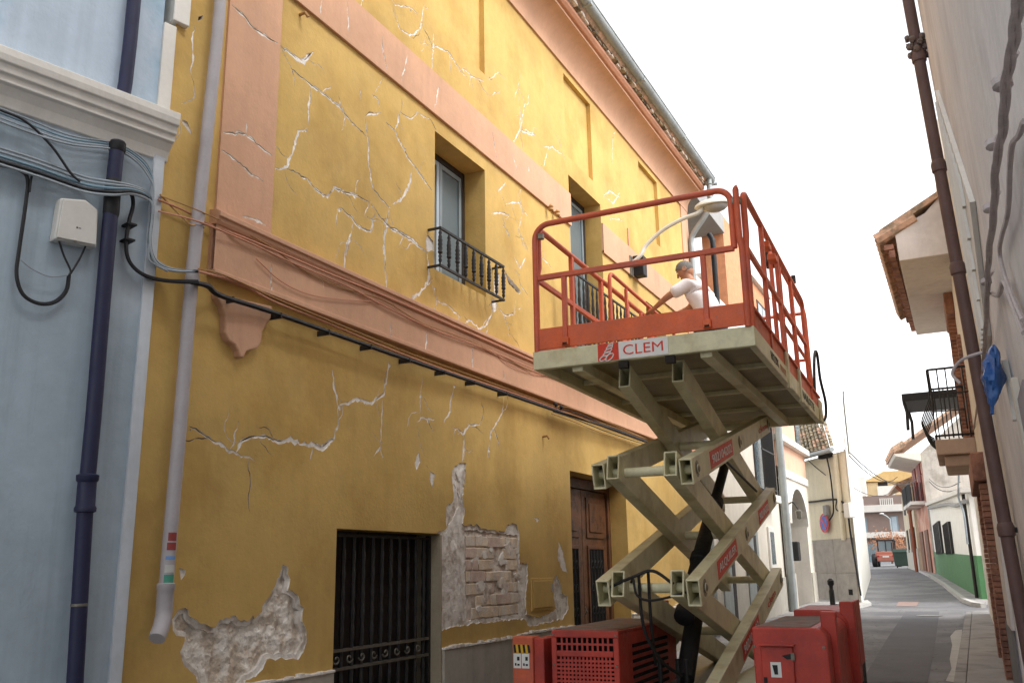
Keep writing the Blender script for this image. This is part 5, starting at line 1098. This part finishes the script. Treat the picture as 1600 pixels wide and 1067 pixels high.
sl_ = onG(1390, 884); YS = 104
s1 = empty('far_street_lamp', (yb(1391, 850, YS)[0], YS, g(YS)), 'slim far street lamp before the brown apartment block', 'street lamp')
xs, zs = yb(1390, 806, YS); MB().tube([(xs, YS, g(YS)), (xs, YS, zs-.3), (xs-.3, YS, zs), (xs-.7, YS, zs+.25)], .07, 8).build('pole', GALV, s1); MB().ball((xs-.75, YS, zs+.28), .22, .12, .08).build('lamp_head', WL, s1, smooth=True)
# ------------------------------------------------------------------ orange loader parked far up the street
YT = 84
tx0, tx1 = yb(1369, 880, YT)[0], yb(1403, 880, YT)[0]; tz = g(YT); tc = (tx0+tx1)/2
TRK = M('orange_truck_paint', S(158, 98, 82), .6, .1, 2)
tr = empty('loader', (tc, YT, tz), 'orange wheel loader parked at the far end of the street', 'vehicle')
MB().prism([(tc-.85, YT, tz+.55), (tc+.85, YT, tz+.55), (tc+.85, YT, tz+1.1), (tc+.75, YT, tz+1.25), (tc-.75, YT, tz+1.25), (tc-.85, YT, tz+1.1)], (0, 3.2, 0)).build('body', TRK, tr, bevel=.06)
bx('counterweight', TRK, tr, tc-.7, tc+.7, YT-.35, YT-.002, tz+.45, tz+1.0, bevel=.08); bx('number_plate', SLB, tr, tc-.25, tc+.25, YT-.37, YT-.352, tz+.78, tz+.9)
for sx in (-.6, .6): bx('tail_light', M('tail_light', S(150, 30, 26), .4), tr, tc+sx-.1, tc+sx+.1, YT-.37, YT-.352, tz+.82, tz+.95)
cb_ = MB()
for sx in (-.62, .62):
    for sy in (.5, 2.0): cb_.box(tc+sx-.05, tc+sx+.05, YT+sy, YT+sy+.1, tz+1.25, tz+2.15)
cb_.box(tc-.7, tc+.7, YT+.4, YT+2.2, tz+2.15, tz+2.25); cb = cb_.build('cab', DARKW, tr, bevel=.02)
bx('rear_window', GLASS, cb, tc-.55, tc-.04, YT+.54, YT+.56, tz+1.3, tz+2.12); bx('rear_window', GLASS, cb, tc+.04, tc+.55, YT+.54, YT+.56, tz+1.3, tz+2.12); bx('window_bar', DARKW, cb, tc-.035, tc+.035, YT+.5, YT+.6, tz+1.25, tz+2.14)
for sx in (-.95, .95):
    for sy in (.35, 2.5):
        w = MB().lathe([(.2, -.2), (.5, -.2), (.56, -.12), (.56, .12), (.5, .2), (.2, .2)], (tc+sx, YT+sy, tz+.56), X_, 20).build('wheel', BLK, tr, smooth=True); MB().lathe([(0, -.1), (.22, -.1), (.22, .1), (0, .1)], (tc+sx, YT+sy, tz+.56), X_, 12).build('rim', TRK, w)
MB().tube([(tc+.5, YT+.3, tz+1.2), (tc+.5, YT+.3, tz+2.0)], .05, 8).build('exhaust', BLK, tr)
# autumn coloured tree far up the street
td = onY(1392, 860, 100); tree = empty('far_tree', (td.x, 100, g(100)), 'small orange brown leafed tree behind the far loader', 'tree')
MB().tube([(td.x, 100, g(100)), (td.x+.1, 100, 3.2)], [.10, .05], 8).build('trunk', WOOD, tree)
lv = MB(); rt = random.Random(4)
for i in range(900):
    a, b, c_ = rt.gauss(0, .9), rt.gauss(0, .9), rt.gauss(0, .55); s_ = rt.uniform(.06, .14); d1 = Vector((rt.uniform(-1, 1), rt.uniform(-1, 1), rt.uniform(-1, 1))).normalized(); d2 = d1.orthogonal().normalized(); o_ = Vector((td.x+a, 100+b, 3.6+c_))
    lv.add([o_-d1*s_, o_+d2*s_*.6, o_+d1*s_, o_-d2*s_*.6], [(0, 1, 2, 3)])
tag(lv.build('crown', M('orange_leaves', S(150, 104, 74), .9, .3, 3), tree), kind='stuff')
# ------------------------------------------------------------------ right hand side: white and green house
GRNP = M('green_paint', S(76, 120, 78), .8, .10, 2, .1, 30, streak=.08)
ga = onG(1536, 941).xy; gb_ = onG(1465, 898).xy; gd_ = (gb_-ga).normalized(); gn = Vector((-gd_.y, gd_.x)); gn = gn if gn.x < 0 else -gn
gh = empty('green_dado_house', (ga.x, ga.y, g(ga.y)), 'low white house with a green painted dado and narrow windows', 'house')
GLn = (gb_-ga).length; gt = 3.75
def quadwall(name, mat, par, p, q, z0a, z0b, z1a, z1b, n_, t): 
    return MB().add([v3(p, z0a), v3(q, z0b), v3(q, z1b), v3(p, z1a), v3(p+n_*t, z0a), v3(q+n_*t, z0b), v3(q+n_*t, z1b), v3(p+n_*t, z1a)], [(0, 1, 2, 3), (7, 6, 5, 4), (0, 4, 5, 1), (1, 5, 6, 2), (2, 6, 7, 3), (3, 7, 4, 0)]).build(name, mat, par)
zn = onP(1500, 770, v3(ga, 0), v3(gn, 0)).z; z_a = EYE+.0653*ga.y; z_b = EYE+.0542*gb_.y; da = EYE+.0055*ga.y; db = EYE+.010*gb_.y
quadwall('wall', WHI, gh, ga, gb_, 0, 0, z_a, z_b, -gn, 5); quadwall('dado', GRNP, gh, ga-gd_*.05, gb_, .2, .6, da, db, gn, .03)
pe = ga+Vector((2.2, .6)); ed = (pe-ga).normalized(); en = Vector((ed.y, -ed.x)); en = en if en.y < 0 else -en
quadwall('end_wall', WHI, gh, ga+en*.0, pe, 0, 0, z_a, z_a, en, .02); quadwall('end_dado', GRNP, gh, ga-ed*.03+en*.021, pe+en*.021, .2, .2, da, da, en, .03)
quadwall('coping', SLB, gh, ga-gd_*.2+gn*.2, gb_+gn*.2, z_a, z_b, z_a+.14, z_b+.18, -gn, 5.2)
for px, wd in ((1488, .062), (1472, .08)):
    d = ray(px, 840); 
    # intersect with the wall plane
    p = onP(px, 835, v3(ga, 0), v3(gn, 0)); q = onP(px-9, 838, v3(ga, 0), v3(gn, 0)); pz0 = onP(px-2, 865, v3(ga, 0), v3(gn, 0)).z; pz1 = onP(px-8, 818, v3(ga, 0), v3(gn, 0)).z
    pp, qq = p.xy, q.xy
    w = quadwall('window', IRON, gh, pp+gn*.005, qq+gn*.005, pz0, pz0, pz1, pz1, gn, .1)
    for i in range(5): c_ = pp.lerp(qq, (i+.5)/5); MB().tube([v3(c_+gn*.12, pz0), v3(c_+gn*.12, pz1)], .025, 6).build('window_bar', IRON, w)
pg = onP(1495, 800, v3(ga+gn*.1, 0), v3(gn, 0)); tag(MB().tube([(ga.x+gn.x*.1+gd_.x*.6, ga.y+gd_.y*.6, z_a), (ga.x+gn.x*.1+gd_.x*.6, ga.y+gd_.y*.6, .5)], .05, 8).build('green_house_pipe', DARKW, smooth=True), 'dark thin pipe at the corner of the white and green house', 'downpipe')
cable('eave_cable', [v3(ga+gn*.12+gd_*t, z_a-.25+(z_b-z_a)*t/GLn+.1*math.sin(t)) for t in (0, 4, 9, 15, 21, 27)], .07, GRC, 'thick grey cable along the top of the white and green house')
cable('corner_wire', [v3(ga+gn*.2+gd_*1.0, z_a+.9), v3(ga+gn*.2+gd_*.2, z_a+.95), v3(ga+gn*.2-gd_*.3, z_a+.6), v3(ga+gn*.25+gd_*.4, z_a-.1), v3(ga+gn*.2-gd_*.1, z_a-.6), v3(ga+gn*.2, z_a-1.5)], .03, WIREG, 'tangled grey wires at the corner of the white and green house')
# brick house behind it
SAL = M('old_salmon_wall', S(186, 132, 112), .9, .16, 1.2, .3, 20, rgb2=S(204, 168, 148), scale2=.8, streak=.2); GRW = M('bare_grey_wall', S(178, 170, 160), .95, .14, 1.2, .4, 20, rgb2=S(150, 142, 132), scale2=.9, streak=.2)
ba = gb_+gn*.1; bb = onG(1443, 893).xy; bb = Vector((bb.x, bb.y)); b_d = (bb-ba).normalized(); b_n = Vector((-b_d.y, b_d.x)); b_n = b_n if b_n.x < 0 else -b_n
bh = empty('brick_house', (ba.x, ba.y, g(ba.y)), 'tall weathered salmon house with iron balconies behind the white one', 'house')
Yb = ba.y; ze = EYE+.1066*Yb
bk = Vector((9, 1.0))
quadwall('wall', SAL, bh, ba, bb, 0, 0, ze, ze, -b_n, .4)
MB().prism([v3(ba, 0), v3(ba+bk, 0), v3(ba+bk*.55, ze+4.2), v3(ba, ze)], (0, .4, 0)).build('gable_wall', GRW, bh)
MB().prism([v3(ba-Vector((1.5, .3)), ze+.05), v3(ba+bk*.55-Vector((0, .3)), ze+4.3), v3(ba+bk*.55-Vector((0, .3)), ze+4.5), v3(ba-Vector((1.5, .3)), ze+.25)], v3((bb-ba), 0)).build('roof', TILE, bh)
MB().prism([v3(ba-Vector((1.35, .25)), ze-.12), v3(ba-Vector((0, .25)), ze-.5), v3(ba-Vector((0, .25)), ze+.02), v3(ba-Vector((1.45, .25)), ze+.02)], v3((bb-ba), 0)).build('eave', CRM, bh)
tl_ = MB()
for i in range(14): c_ = ba.lerp(bb, i/14)-Vector((1.5, .3)); MB().tube([v3(c_, ze+.22), v3(c_+Vector((.7, .0)), ze+.62)], .2, 8).build('eave_tile', TILE, bh)
Lb = (bb-ba).length
for i in range(2):
    t0 = Lb*(.15+.45*i); t1 = t0+Lb*.25; z0, z1 = g(Yb)+4.3, g(Yb)+6.9
    d_ = quadwall('balcony_door', M('red_wood', S(120, 52, 44), .7), bh, ba+b_d*t0+b_n*.01, ba+b_d*t1+b_n*.01, z0, z0, z1, z1, b_n, .06)
    quadwall('balcony_slab', SLB, bh, ba+b_d*(t0-.4)+b_n*.0, ba+b_d*(t1+.4), z0-.25, z0-.25, z0-.05, z0-.05, b_n, .8)
    rb = MB()
    for k_ in range(12): c_ = ba+b_d*(t0-.35+(t1-t0+.7)*k_/11)+b_n*.75; rb.tube([v3(c_, z0-.05), v3(c_, z0+1.05)], .035, 5)
    for zz in (z0+.0, z0+1.05): rb.beam(v3(ba+b_d*(t0-.4)+b_n*.75, zz), v3(ba+b_d*(t1+.4)+b_n*.75, zz), .06, .06)
    for k_ in range(5): c_ = ba+b_d*(t0-.4)+b_n*(.15+.15*k_); rb.tube([v3(c_, z0-.05), v3(c_, z0+1.05)], .03, 5)
    tag(rb.build('balcony_rail', IRON, bh), kind='stuff')
    quadwall('doorway', M('old_door', S(110, 78, 60), .8), bh, ba+b_d*t0+b_n*.01, ba+b_d*t1+b_n*.01, g(Yb)+.1, g(Yb)+.1, g(Yb)+2.6, g(Yb)+2.6, b_n, .06)
# cream house further on
ca = bb+b_n*.15; cb2 = onG(1421, 888).xy; cb2 = Vector((cb2.x, cb2.y)); c_d = (cb2-ca).normalized(); c_n = Vector((-c_d.y, c_d.x)); c_n = c_n if c_n.x < 0 else -c_n
fh = empty('far_cream_house', (ca.x, ca.y, g(ca.y)), 'far stained cream house with tiled eave by the loader', 'house')
zf_ = EYE+.0748*ca.y
quadwall('wall', M('stained_cream', S(206, 192, 166), .9, .14, .8, .3, 15, streak=.3), fh, ca, cb2, 0, 0, zf_, zf_, -c_n, 4); quadwall('dado', STO, fh, ca, cb2, .5, .5, g(ca.y)+1.5, g(ca.y)+1.5, c_n, .05)
MB().prism([v3(ca+c_n*.9, zf_), v3(ca-c_n*3, zf_+1.5), v3(ca-c_n*3, zf_+1.7), v3(ca+c_n*.9, zf_+.2)], v3(cb2-ca, 0)).build('roof', TILE, fh)
Lc = (cb2-ca).length
for i in range(3): 
    t0 = Lc*(.1+.3*i); quadwall('window', DARKW, fh, ca+c_d*t0+c_n*.005, ca+c_d*(t0+Lc*.1)+c_n*.005, g(ca.y)+1.3, g(ca.y)+1.3, g(ca.y)+2.9, g(ca.y)+2.9, c_n, .06)
    quadwall('window', DARKW, fh, ca+c_d*t0+c_n*.005, ca+c_d*(t0+Lc*.1)+c_n*.005, g(ca.y)+4.0, g(ca.y)+4.0, g(ca.y)+5.6, g(ca.y)+5.6, c_n, .06)
cable('drain', [v3(ca+c_n*.9, zf_), v3(ca+c_n*.3, zf_-.8), v3(ca+c_n*.25, zf_-2), v3(ca+c_n*.25, g(ca.y))], .12, M('rust_pipe', S(140, 84, 62), .8), 'rust brown drainpipe on the far cream house', cat='downpipe')
dm_ = onG(1411, 887); dz = g(dm_.y)
ds = empty('rubbish_container', (dm_.x, dm_.y, dz), 'dark green rubbish container at the far right kerb', 'container')
MB().prism([(dm_.x-.55, dm_.y, dz+.15), (dm_.x+.55, dm_.y, dz+.15), (dm_.x+.65, dm_.y, dz+1.2), (dm_.x-.65, dm_.y, dz+1.2)], (0, 1.0, 0)).build('bin', M('container_green', S(46, 62, 54), .7, .1, 3), ds, bevel=.05)
MB().prism([(dm_.x-.7, dm_.y-.05, dz+1.2), (dm_.x+.7, dm_.y-.05, dz+1.2), (dm_.x+.6, dm_.y+.2, dz+1.45), (dm_.x-.6, dm_.y+.2, dz+1.45)], (0, .9, 0)).build('lid', MATS['container_green'], ds, bevel=.04)
for sx in (-.4, .4): MB().lathe([(0, -.04), (.1, -.04), (.1, .04), (0, .04)], (dm_.x+sx, dm_.y+.1, dz+.1), X_, 12).build('castor', BLK, ds)
# ------------------------------------------------------------------ balcony house, right, with tiled overhang
def rx(y): return .27-.0135*(y-8)                                      # its wall line
RW = M('pale_grey_wall', S(224, 217, 212), .9, .08, 1.5, .6, 14, rgb2=S(206, 198, 194), scale2=.7, streak=.09)
RWL = M('light_wall', S(214, 206, 192), .9, .08, 1.5, .3, 30, streak=.10)
hh = empty('balcony_house', (.3, 14, g(14)), 'pale house on the right with iron balcony and tiled overhang', 'house')
def rwall(name, mat, y0, y1, z0, z1, o0, o1, par=hh, **k): return MB().prism([(rx(y0)-o1, y0, z0), (rx(y1)-o1, y1, z0), (rx(y1)-o0, y1, z0), (rx(y0)-o0, y0, z0)], (0, 0, z1-z0)).build(name, mat, par, **k)
rwall('wall', RWL, 8.0, 24.2, 0, 6.55, -5, 0); rwall('dado', M('slate_dado', S(112, 114, 122), .8, .1, 3), 10.4, 15.0, 0, 1.0, .002, .03); rwall('pilaster', RW, 10.35, 11.3, 1.0, 3.2, .002, .05, bevel=.01)
rwall('upper_wall', RWL, 14.5, 21, 6.552, 8.3, -4, .03)
# tiled overhang
oy0, oy1 = 15.0, 20.4
ox0 = onY(1405, 405, oy0).x; oz = onY(1410, 407, oy0).z
MB().prism([(ox0, oy0, oz), (rx(oy0)-.001, oy0, oz), (rx(oy0)-.001, oy0, oz+1.0), (ox0+.45, oy0, oz+.72), (ox0-.02, oy0, oz+.52)], (-.05, oy1-oy0, 0)).build('overhang', RW, hh, bevel=.01)
MB().prism([(ox0-.24, oy0-.06, oz+.44), (rx(oy0)+.3, oy0-.06, oz+1.12), (rx(oy0)+.3, oy0-.06, oz+1.22), (ox0-.24, oy0-.06, oz+.54)], (-.05, oy1-oy0+.1, 0)).build('overhang_roof', TILE, hh)
for i in range(22):
    y = oy0+.02+i*(oy1-oy0)/22; MB().tube([(ox0-.30-.05*i/22, y, oz+.40), (ox0+.3, y, oz+.68)], [.11, .09], 8).build('roof_tile', TILE, hh)
    if i % 2 == 0: MB().box(ox0-.2, ox0-.06, y, y+.22, oz+.22, oz+.30).build('eave_brick', BRICK, hh)
    MB().box(ox0-.14, ox0-.05, y, y+.20, oz+.08, oz+.20).build('eave_brick', BRICK, hh)
# brick framed upper window and brick door surround, laid course by course
random.seed(9)
def bricks(y0, y1, z0, z1, proj, hgt=.068):
    n = int((z1-z0)/hgt)
    for i in range(n):
        j = random.uniform(-.003, .003); rwall('brick', BRICK, y0+(.008 if i % 2 else 0), y1-(0 if i % 2 else .008), z0+i*hgt+.004, z0+(i+1)*hgt-.006, .0, proj+j)
bricks(17.7, 18.3, 3.45, 6.2, .13); bricks(15.9, 16.25, 3.5, 5.2, .06)
rwall('window_hood', BRICK, 17.3, 18.9, 5.9, 6.3, .0, .15, bevel=.02)
bricks(12.6, 13.1, .2, 2.6, .10); bricks(15.0, 15.5, .2, 2.6, .10); rwall('lintel', BRICK, 12.5, 15.6, 2.6, 2.95, .0, .16, bevel=.02)
rwall('door', WOOD, 13.12, 14.98, .2, 2.58, -.02, .02); rwall('door_frame', RW, 8.9, 9.1, .2, 3.0, .0, .06)
# iron balcony with bulging bars
by0, by1 = 15.7, 17.6; bz = onY(1470, 690, 16).z
bxo = -.40
bs = MB(); bs.prism([(bxo, by0, bz-.24), (rx(by0), by0, bz-.24), (rx(by1), by1, bz-.24), (bxo-.03, by1, bz-.24)], (0, 0, .24)); bs.build('balcony_slab', M('peach_slab', S(184, 162, 146), .9, .1), hh, bevel=.02)
MB().prism([(bxo+.10, by0+.1, bz-.42), (rx(by0), by0+.1, bz-.42), (rx(by1), by1-.1, bz-.42), (bxo+.08, by1-.1, bz-.42)], (0, 0, .178)).build('balcony_corbel', MATS['peach_slab'], hh, bevel=.03)
bal = MB(); tz_ = bz+1.12
loop_ = [(rx(by0), by0, tz_), (bxo+.02, by0+.02, tz_), (bxo-.01, by1-.02, tz_), (rx(by1), by1, tz_)]
bal.tube(loop_, .02, 6); bal.tube([(a, b, bz+.06) for a, b, c_ in loop_], .018, 6); bal.tube([(a, b, bz+.72) for a, b, c_ in loop_], .012, 6); br = bal.build('balcony', IRON, hh)
def bulge(x, y, dx, dy):
    MB().tube(spline([(x, y, bz+.02), (x+dx*.10, y+dy*.10, bz+.12), (x+dx*.16, y+dy*.16, bz+.28), (x+dx*.08, y+dy*.08, bz+.5), (x, y, bz+.72), (x, y, tz_)], 4), .011, 6).build('baluster', IRON, br, smooth=True)
for i in range(5): bulge(rx(by0)-.05-(rx(by0)-bxo-.08)*i/4, by0+.02, 0, -1)
for i in range(7): bulge(bxo, by0+.05+(by1-by0-.1)*i/6, -1, 0)
for i in range(4): bulge(rx(by1)-.05-(rx(by1)-bxo-.08)*i/3, by1-.02, 0, 1)
# dark canopy of the next balcony further along
cy0 = 21.5; cx0 = onY(1411, 640, cy0).x; czt = onY(1411, 615, cy0).z; czb = onY(1413, 672, cy0).z
can = empty('balcony_canopy', (rx(cy0), cy0, 3), 'dark iron framed canopy jutting out beyond the curved balcony', 'canopy')
MB().box(cx0, rx(cy0), cy0, cy0+1.8, czt-.17, czt).build('roof', IRON, can, bevel=.01); MB().tube([(cx0+.03, cy0+.05, czt-.17), (cx0+.07, cy0+.05, czt-.4), (cx0+.05, cy0+.05, czb)], .035, 8).build('post', IRON, can); MB().tube([(cx0+.03, cy0+1.75, czt-.17), (cx0+.07, cy0+1.75, czt-.4), (cx0+.05, cy0+1.75, czb)], .035, 8).build('post', IRON, can)

# ------------------------------------------------------------------ nearest wall on the right, leaning a little
LEAN = .036
def nx(z): return .285-LEAN*(z-1.6)
nh = empty('near_house', (.4, 4, g(4)), 'bare grey rendered house wall at the right edge', 'house')
MB().prism([(nx(0), 7.95, 0), (nx(11), 7.95, 11), (3, 7.95, 11), (3, 7.95, 0)], (0, -17, 0)).build('wall', RW, nh)
nn = Vector((1, 0, LEAN)).normalized(); n0 = Vector((nx(1.6), 0, 1.6))
def nw(px, py, off=0.): return onP(px, py, n0-nn*off, nn)
def nxp(y, z, off=0): return Vector((nx(z)-off, y, z))
# brown downpipe on its far edge
bpts = [nw(x, y, .07) for x, y in ((1424, 2), (1440, 90), (1470, 245), (1500, 400), (1528, 545), (1556, 700), (1578, 850), (1592, 980))]
yp = sum(p.y for p in bpts)/len(bpts)
bp_ = empty('brown_downpipe', nxp(7.6, .2, .07), 'rusty brown downpipe on the far edge of the right wall', 'downpipe')
BRP = M('brown_pipe', S(102, 80, 76), .6, .14, 6, .15, 40, streak=.15)
YP = 7.75
MB().tube([nxp(YP, z, .075) for z in (.2, 2, 4, 6, 8, 9.5)], .047, 16).build('pipe', BRP, bp_, smooth=True)
for py in (75, 255, 420, 830):
    z = onY(1500, py, YP).z; MB().lathe([(.047, -.05), (.058, -.04), (.06, .02), (.052, .05), (.047, .055)], nxp(YP, z, .075), (-LEAN, 0, 1), 16).build('joint', BRP, bp_, smooth=True); MB().tube([nxp(YP, z, .0), nxp(YP, z, .13)], .02, 6).build('pipe_bracket', IRON, bp_)
z = onY(1440, 75, YP).z
for i in range(14): a = i*2.4; MB().ball(nxp(YP+.06*math.sin(a), z-.05+.012*i, .075+.06*math.cos(a)), .028, .028, .03, 8, 6, jit=.5, seed=i).build('mortar_lump', M('cement_lump', S(120, 106, 100), .95, .2, 9), bp_)
# white ribbed panel on the wall
pa = [nw(1491, 128, .0), nw(1498, 280), nw(1538, 560), nw(1545, 402)]
def nquad(name, mat, par, y0, y1, z0, z1, o0, o1, **k): return MB().add([nxp(y, z, o) for o in (o0, o1) for z in (z0, z1) for y in (y0, y1)], [(0, 1, 3, 2), (4, 6, 7, 5), (0, 4, 5, 1), (2, 3, 7, 6), (0, 2, 6, 4), (1, 5, 7, 3)]).build(name, mat, par, **k)
wpn = empty('ribbed_panel', nxp(6.3, 3.6, .02), 'white ribbed metal panel fixed to the right wall by the pipe', 'panel')
zt_, zbm = onY(1493, 130, 6.9).z, onY(1535, 560, 6.9).z
PW = [(6.95, zt_), (5.2, zt_-1.55), (6.2, zbm), (6.95, zbm)]
m_ = MB(); m_.prism([nxp(y, z, .002) for y, z in PW], (-.028, 0, 0)); m_.build('sheet', WHI, wpn)
for i in range(9):
    y = 5.6+i*.15; zt2 = zt_-1.55*(6.95-y)/1.75-.03
    if y < 6.9: nquad('rib', WHI, wpn, y, y+.05, zbm+.05+max(0, (6.2-y)*1.0), zt2, .031, .05)
nquad('edge_strip', IRON, wpn, 6.955, 7.0, zbm, zt_-.5, .002, .045)
# twisted old cable trunk and its clips
tp = [(1600, -60), (1590, 10), (1583, 70), (1572, 130), (1567, 200), (1556, 260), (1553, 330), (1545, 400), (1543, 450), (1540, 520), (1537, 560), (1533, 600), (1520, 680), (1516, 720)]
tv = [nw(x, y, .05) for x, y in tp]
trk = empty('twisted_wiring', tv[6], 'thick twisted bundle of old painted cables on the right wall', 'cables')
TRM = M('painted_cable_trunk', S(190, 178, 174), .85, .15, 12, .4, 40)
sp = spline(tv, 8)
for k_ in range(3):
    MB().tube([p+Vector((-.012*math.cos(i*.35+k_*2.1)*.6, .009*math.sin(i*.35+k_*2.1), .0)) for i, p in enumerate(sp)], .0070, 7).build('strand', TRM, trk, smooth=True)
for x, y in ((1566, 130), (1553, 225), (1547, 325), (1541, 440)):
    c_ = nw(x, y, .05); MB().lathe([(.014, -.014), (.024, -.01), (.024, .01), (.014, .014)], c_, (0, .2, 1), 10).build('clamp', TRM, trk); MB().tube([c_, c_+Vector((.03, -.12, .01))], .006, 6).build('clamp_arm', TRM, trk)
cable('branch_cable', [nw(x, y, .03) for x, y in ((1600, 190), (1592, 212), (1582, 225), (1578, 260), (1575, 330), (1565, 370), (1562, 395), (1570, 430), (1585, 470), (1598, 500))], .008, TRM, 'thin painted cable branching off the twisted cable trunk')
cable('branch_cable', [nw(x, y, .03) for x, y in ((1545, 455), (1560, 462), (1568, 440), (1580, 470), (1600, 520))], .010, TRM, 'short thick cable hooked over the lower twisted cable trunk')
# blue plastic sheet tied round the pipe
bl_ = nw(1548, 583, .09); BLC = M('blue_plastic', S(52, 92, 150), .4, .25, 9, .3, 30)
cl_ = MB(); n_u, n_v = 22, 18
for j in range(n_v+1):
    v_ = j/n_v
    for i in range(n_u):
        a = 2*math.pi*i/n_u; rr_ = (.015+.058*math.sin(math.pi*min(1, v_*1.15))**.7)*(1+.45*noise.noise(Vector((math.cos(a)*2.2, math.sin(a)*2.2, v_*5)))+.25*noise.noise(Vector((math.cos(a)*6, math.sin(a)*6, v_*14))))
        c_ = bl_+Vector((.03-.05*v_, .06-.12*v_, .15-.36*v_)); cl_.v.append((c_.x+math.cos(a)*rr_*.6, c_.y+math.sin(a)*rr_*1.1, c_.z))
cl_.f = [(j*n_u+i, j*n_u+(i+1) % n_u, (j+1)*n_u+(i+1) % n_u, (j+1)*n_u+i) for j in range(n_v) for i in range(n_u)]; cl_.m = [0]*len(cl_.f)
bag = cl_.build('plastic_bag', BLC, smooth=True); tag(bag, 'crumpled blue plastic bag tied to the brown downpipe', 'bag')
MB().tube(spline([bl_+Vector((-.02, .05, .12)), bl_+Vector((-.12, .1, .10)), bl_+Vector((-.17, .12, .04)), bl_+Vector((-.14, .1, -.02))], 5), .008, 8).build('knot', TRM, bag)
# shutter recess (shade put into the plate's colour) and white conduit at the frame edge
nquad('window_recess', M('purple_recess_shade', S(150, 142, 146), .9), nh, 4.1, 4.6, 1.2, 2.35, .002, .02); nquad('reveal_trim', RWL, nh, 4.6, 4.75, 1.2, 2.45, .002, .03)
tag(nquad('conduit', WHI, None, 5.05, 5.12, 2.32, 2.62, .002, .03), 'short white conduit on the right wall near the frame edge', 'conduit')
# ------------------------------------------------------------------ overhead wires
def wire(a, b, sag, label, r=.02):
    a, b = Vector(a), Vector(b); cable('overhead_wire', [a.lerp(b, t)-Vector((0, 0, sag*4*t*(1-t))) for t in (0, .2, .4, .6, .8, 1)], r, WIREB, label, cat='wire')
wire(onY(1318, 702, 31), onY(1402, 745, 62), .6, 'upper overhead wire crossing from the beige corner house'); wire(onY(1320, 700, 31), onY(1440, 740, 60), .9, 'middle overhead wire crossing from the beige corner house'); wire(onY(1322, 755, 32), onY(1400, 760, 62), .5, 'lowest overhead wire from the beige corner house', .012)
wire(onY(1452, 752, 57), onY(1502, 762, 33), .3, 'wire from the salmon house to the green house corner'); wire(onY(1452, 748, 57), onY(1500, 753, 33), .3, 'second wire above the white and green house', .015)
aer = onY(1322, 690, 33); cable('roof_aerial', [v3(c0+sn*.1+sd*1.0, 5.0), v3(c0+sn*.1+sd*1.0, 6.6), v3(c0+sn*.12+sd*1.0, 7.0)], .03, STEEL, 'thin mast on the white side of the beige corner house', cat='mast')
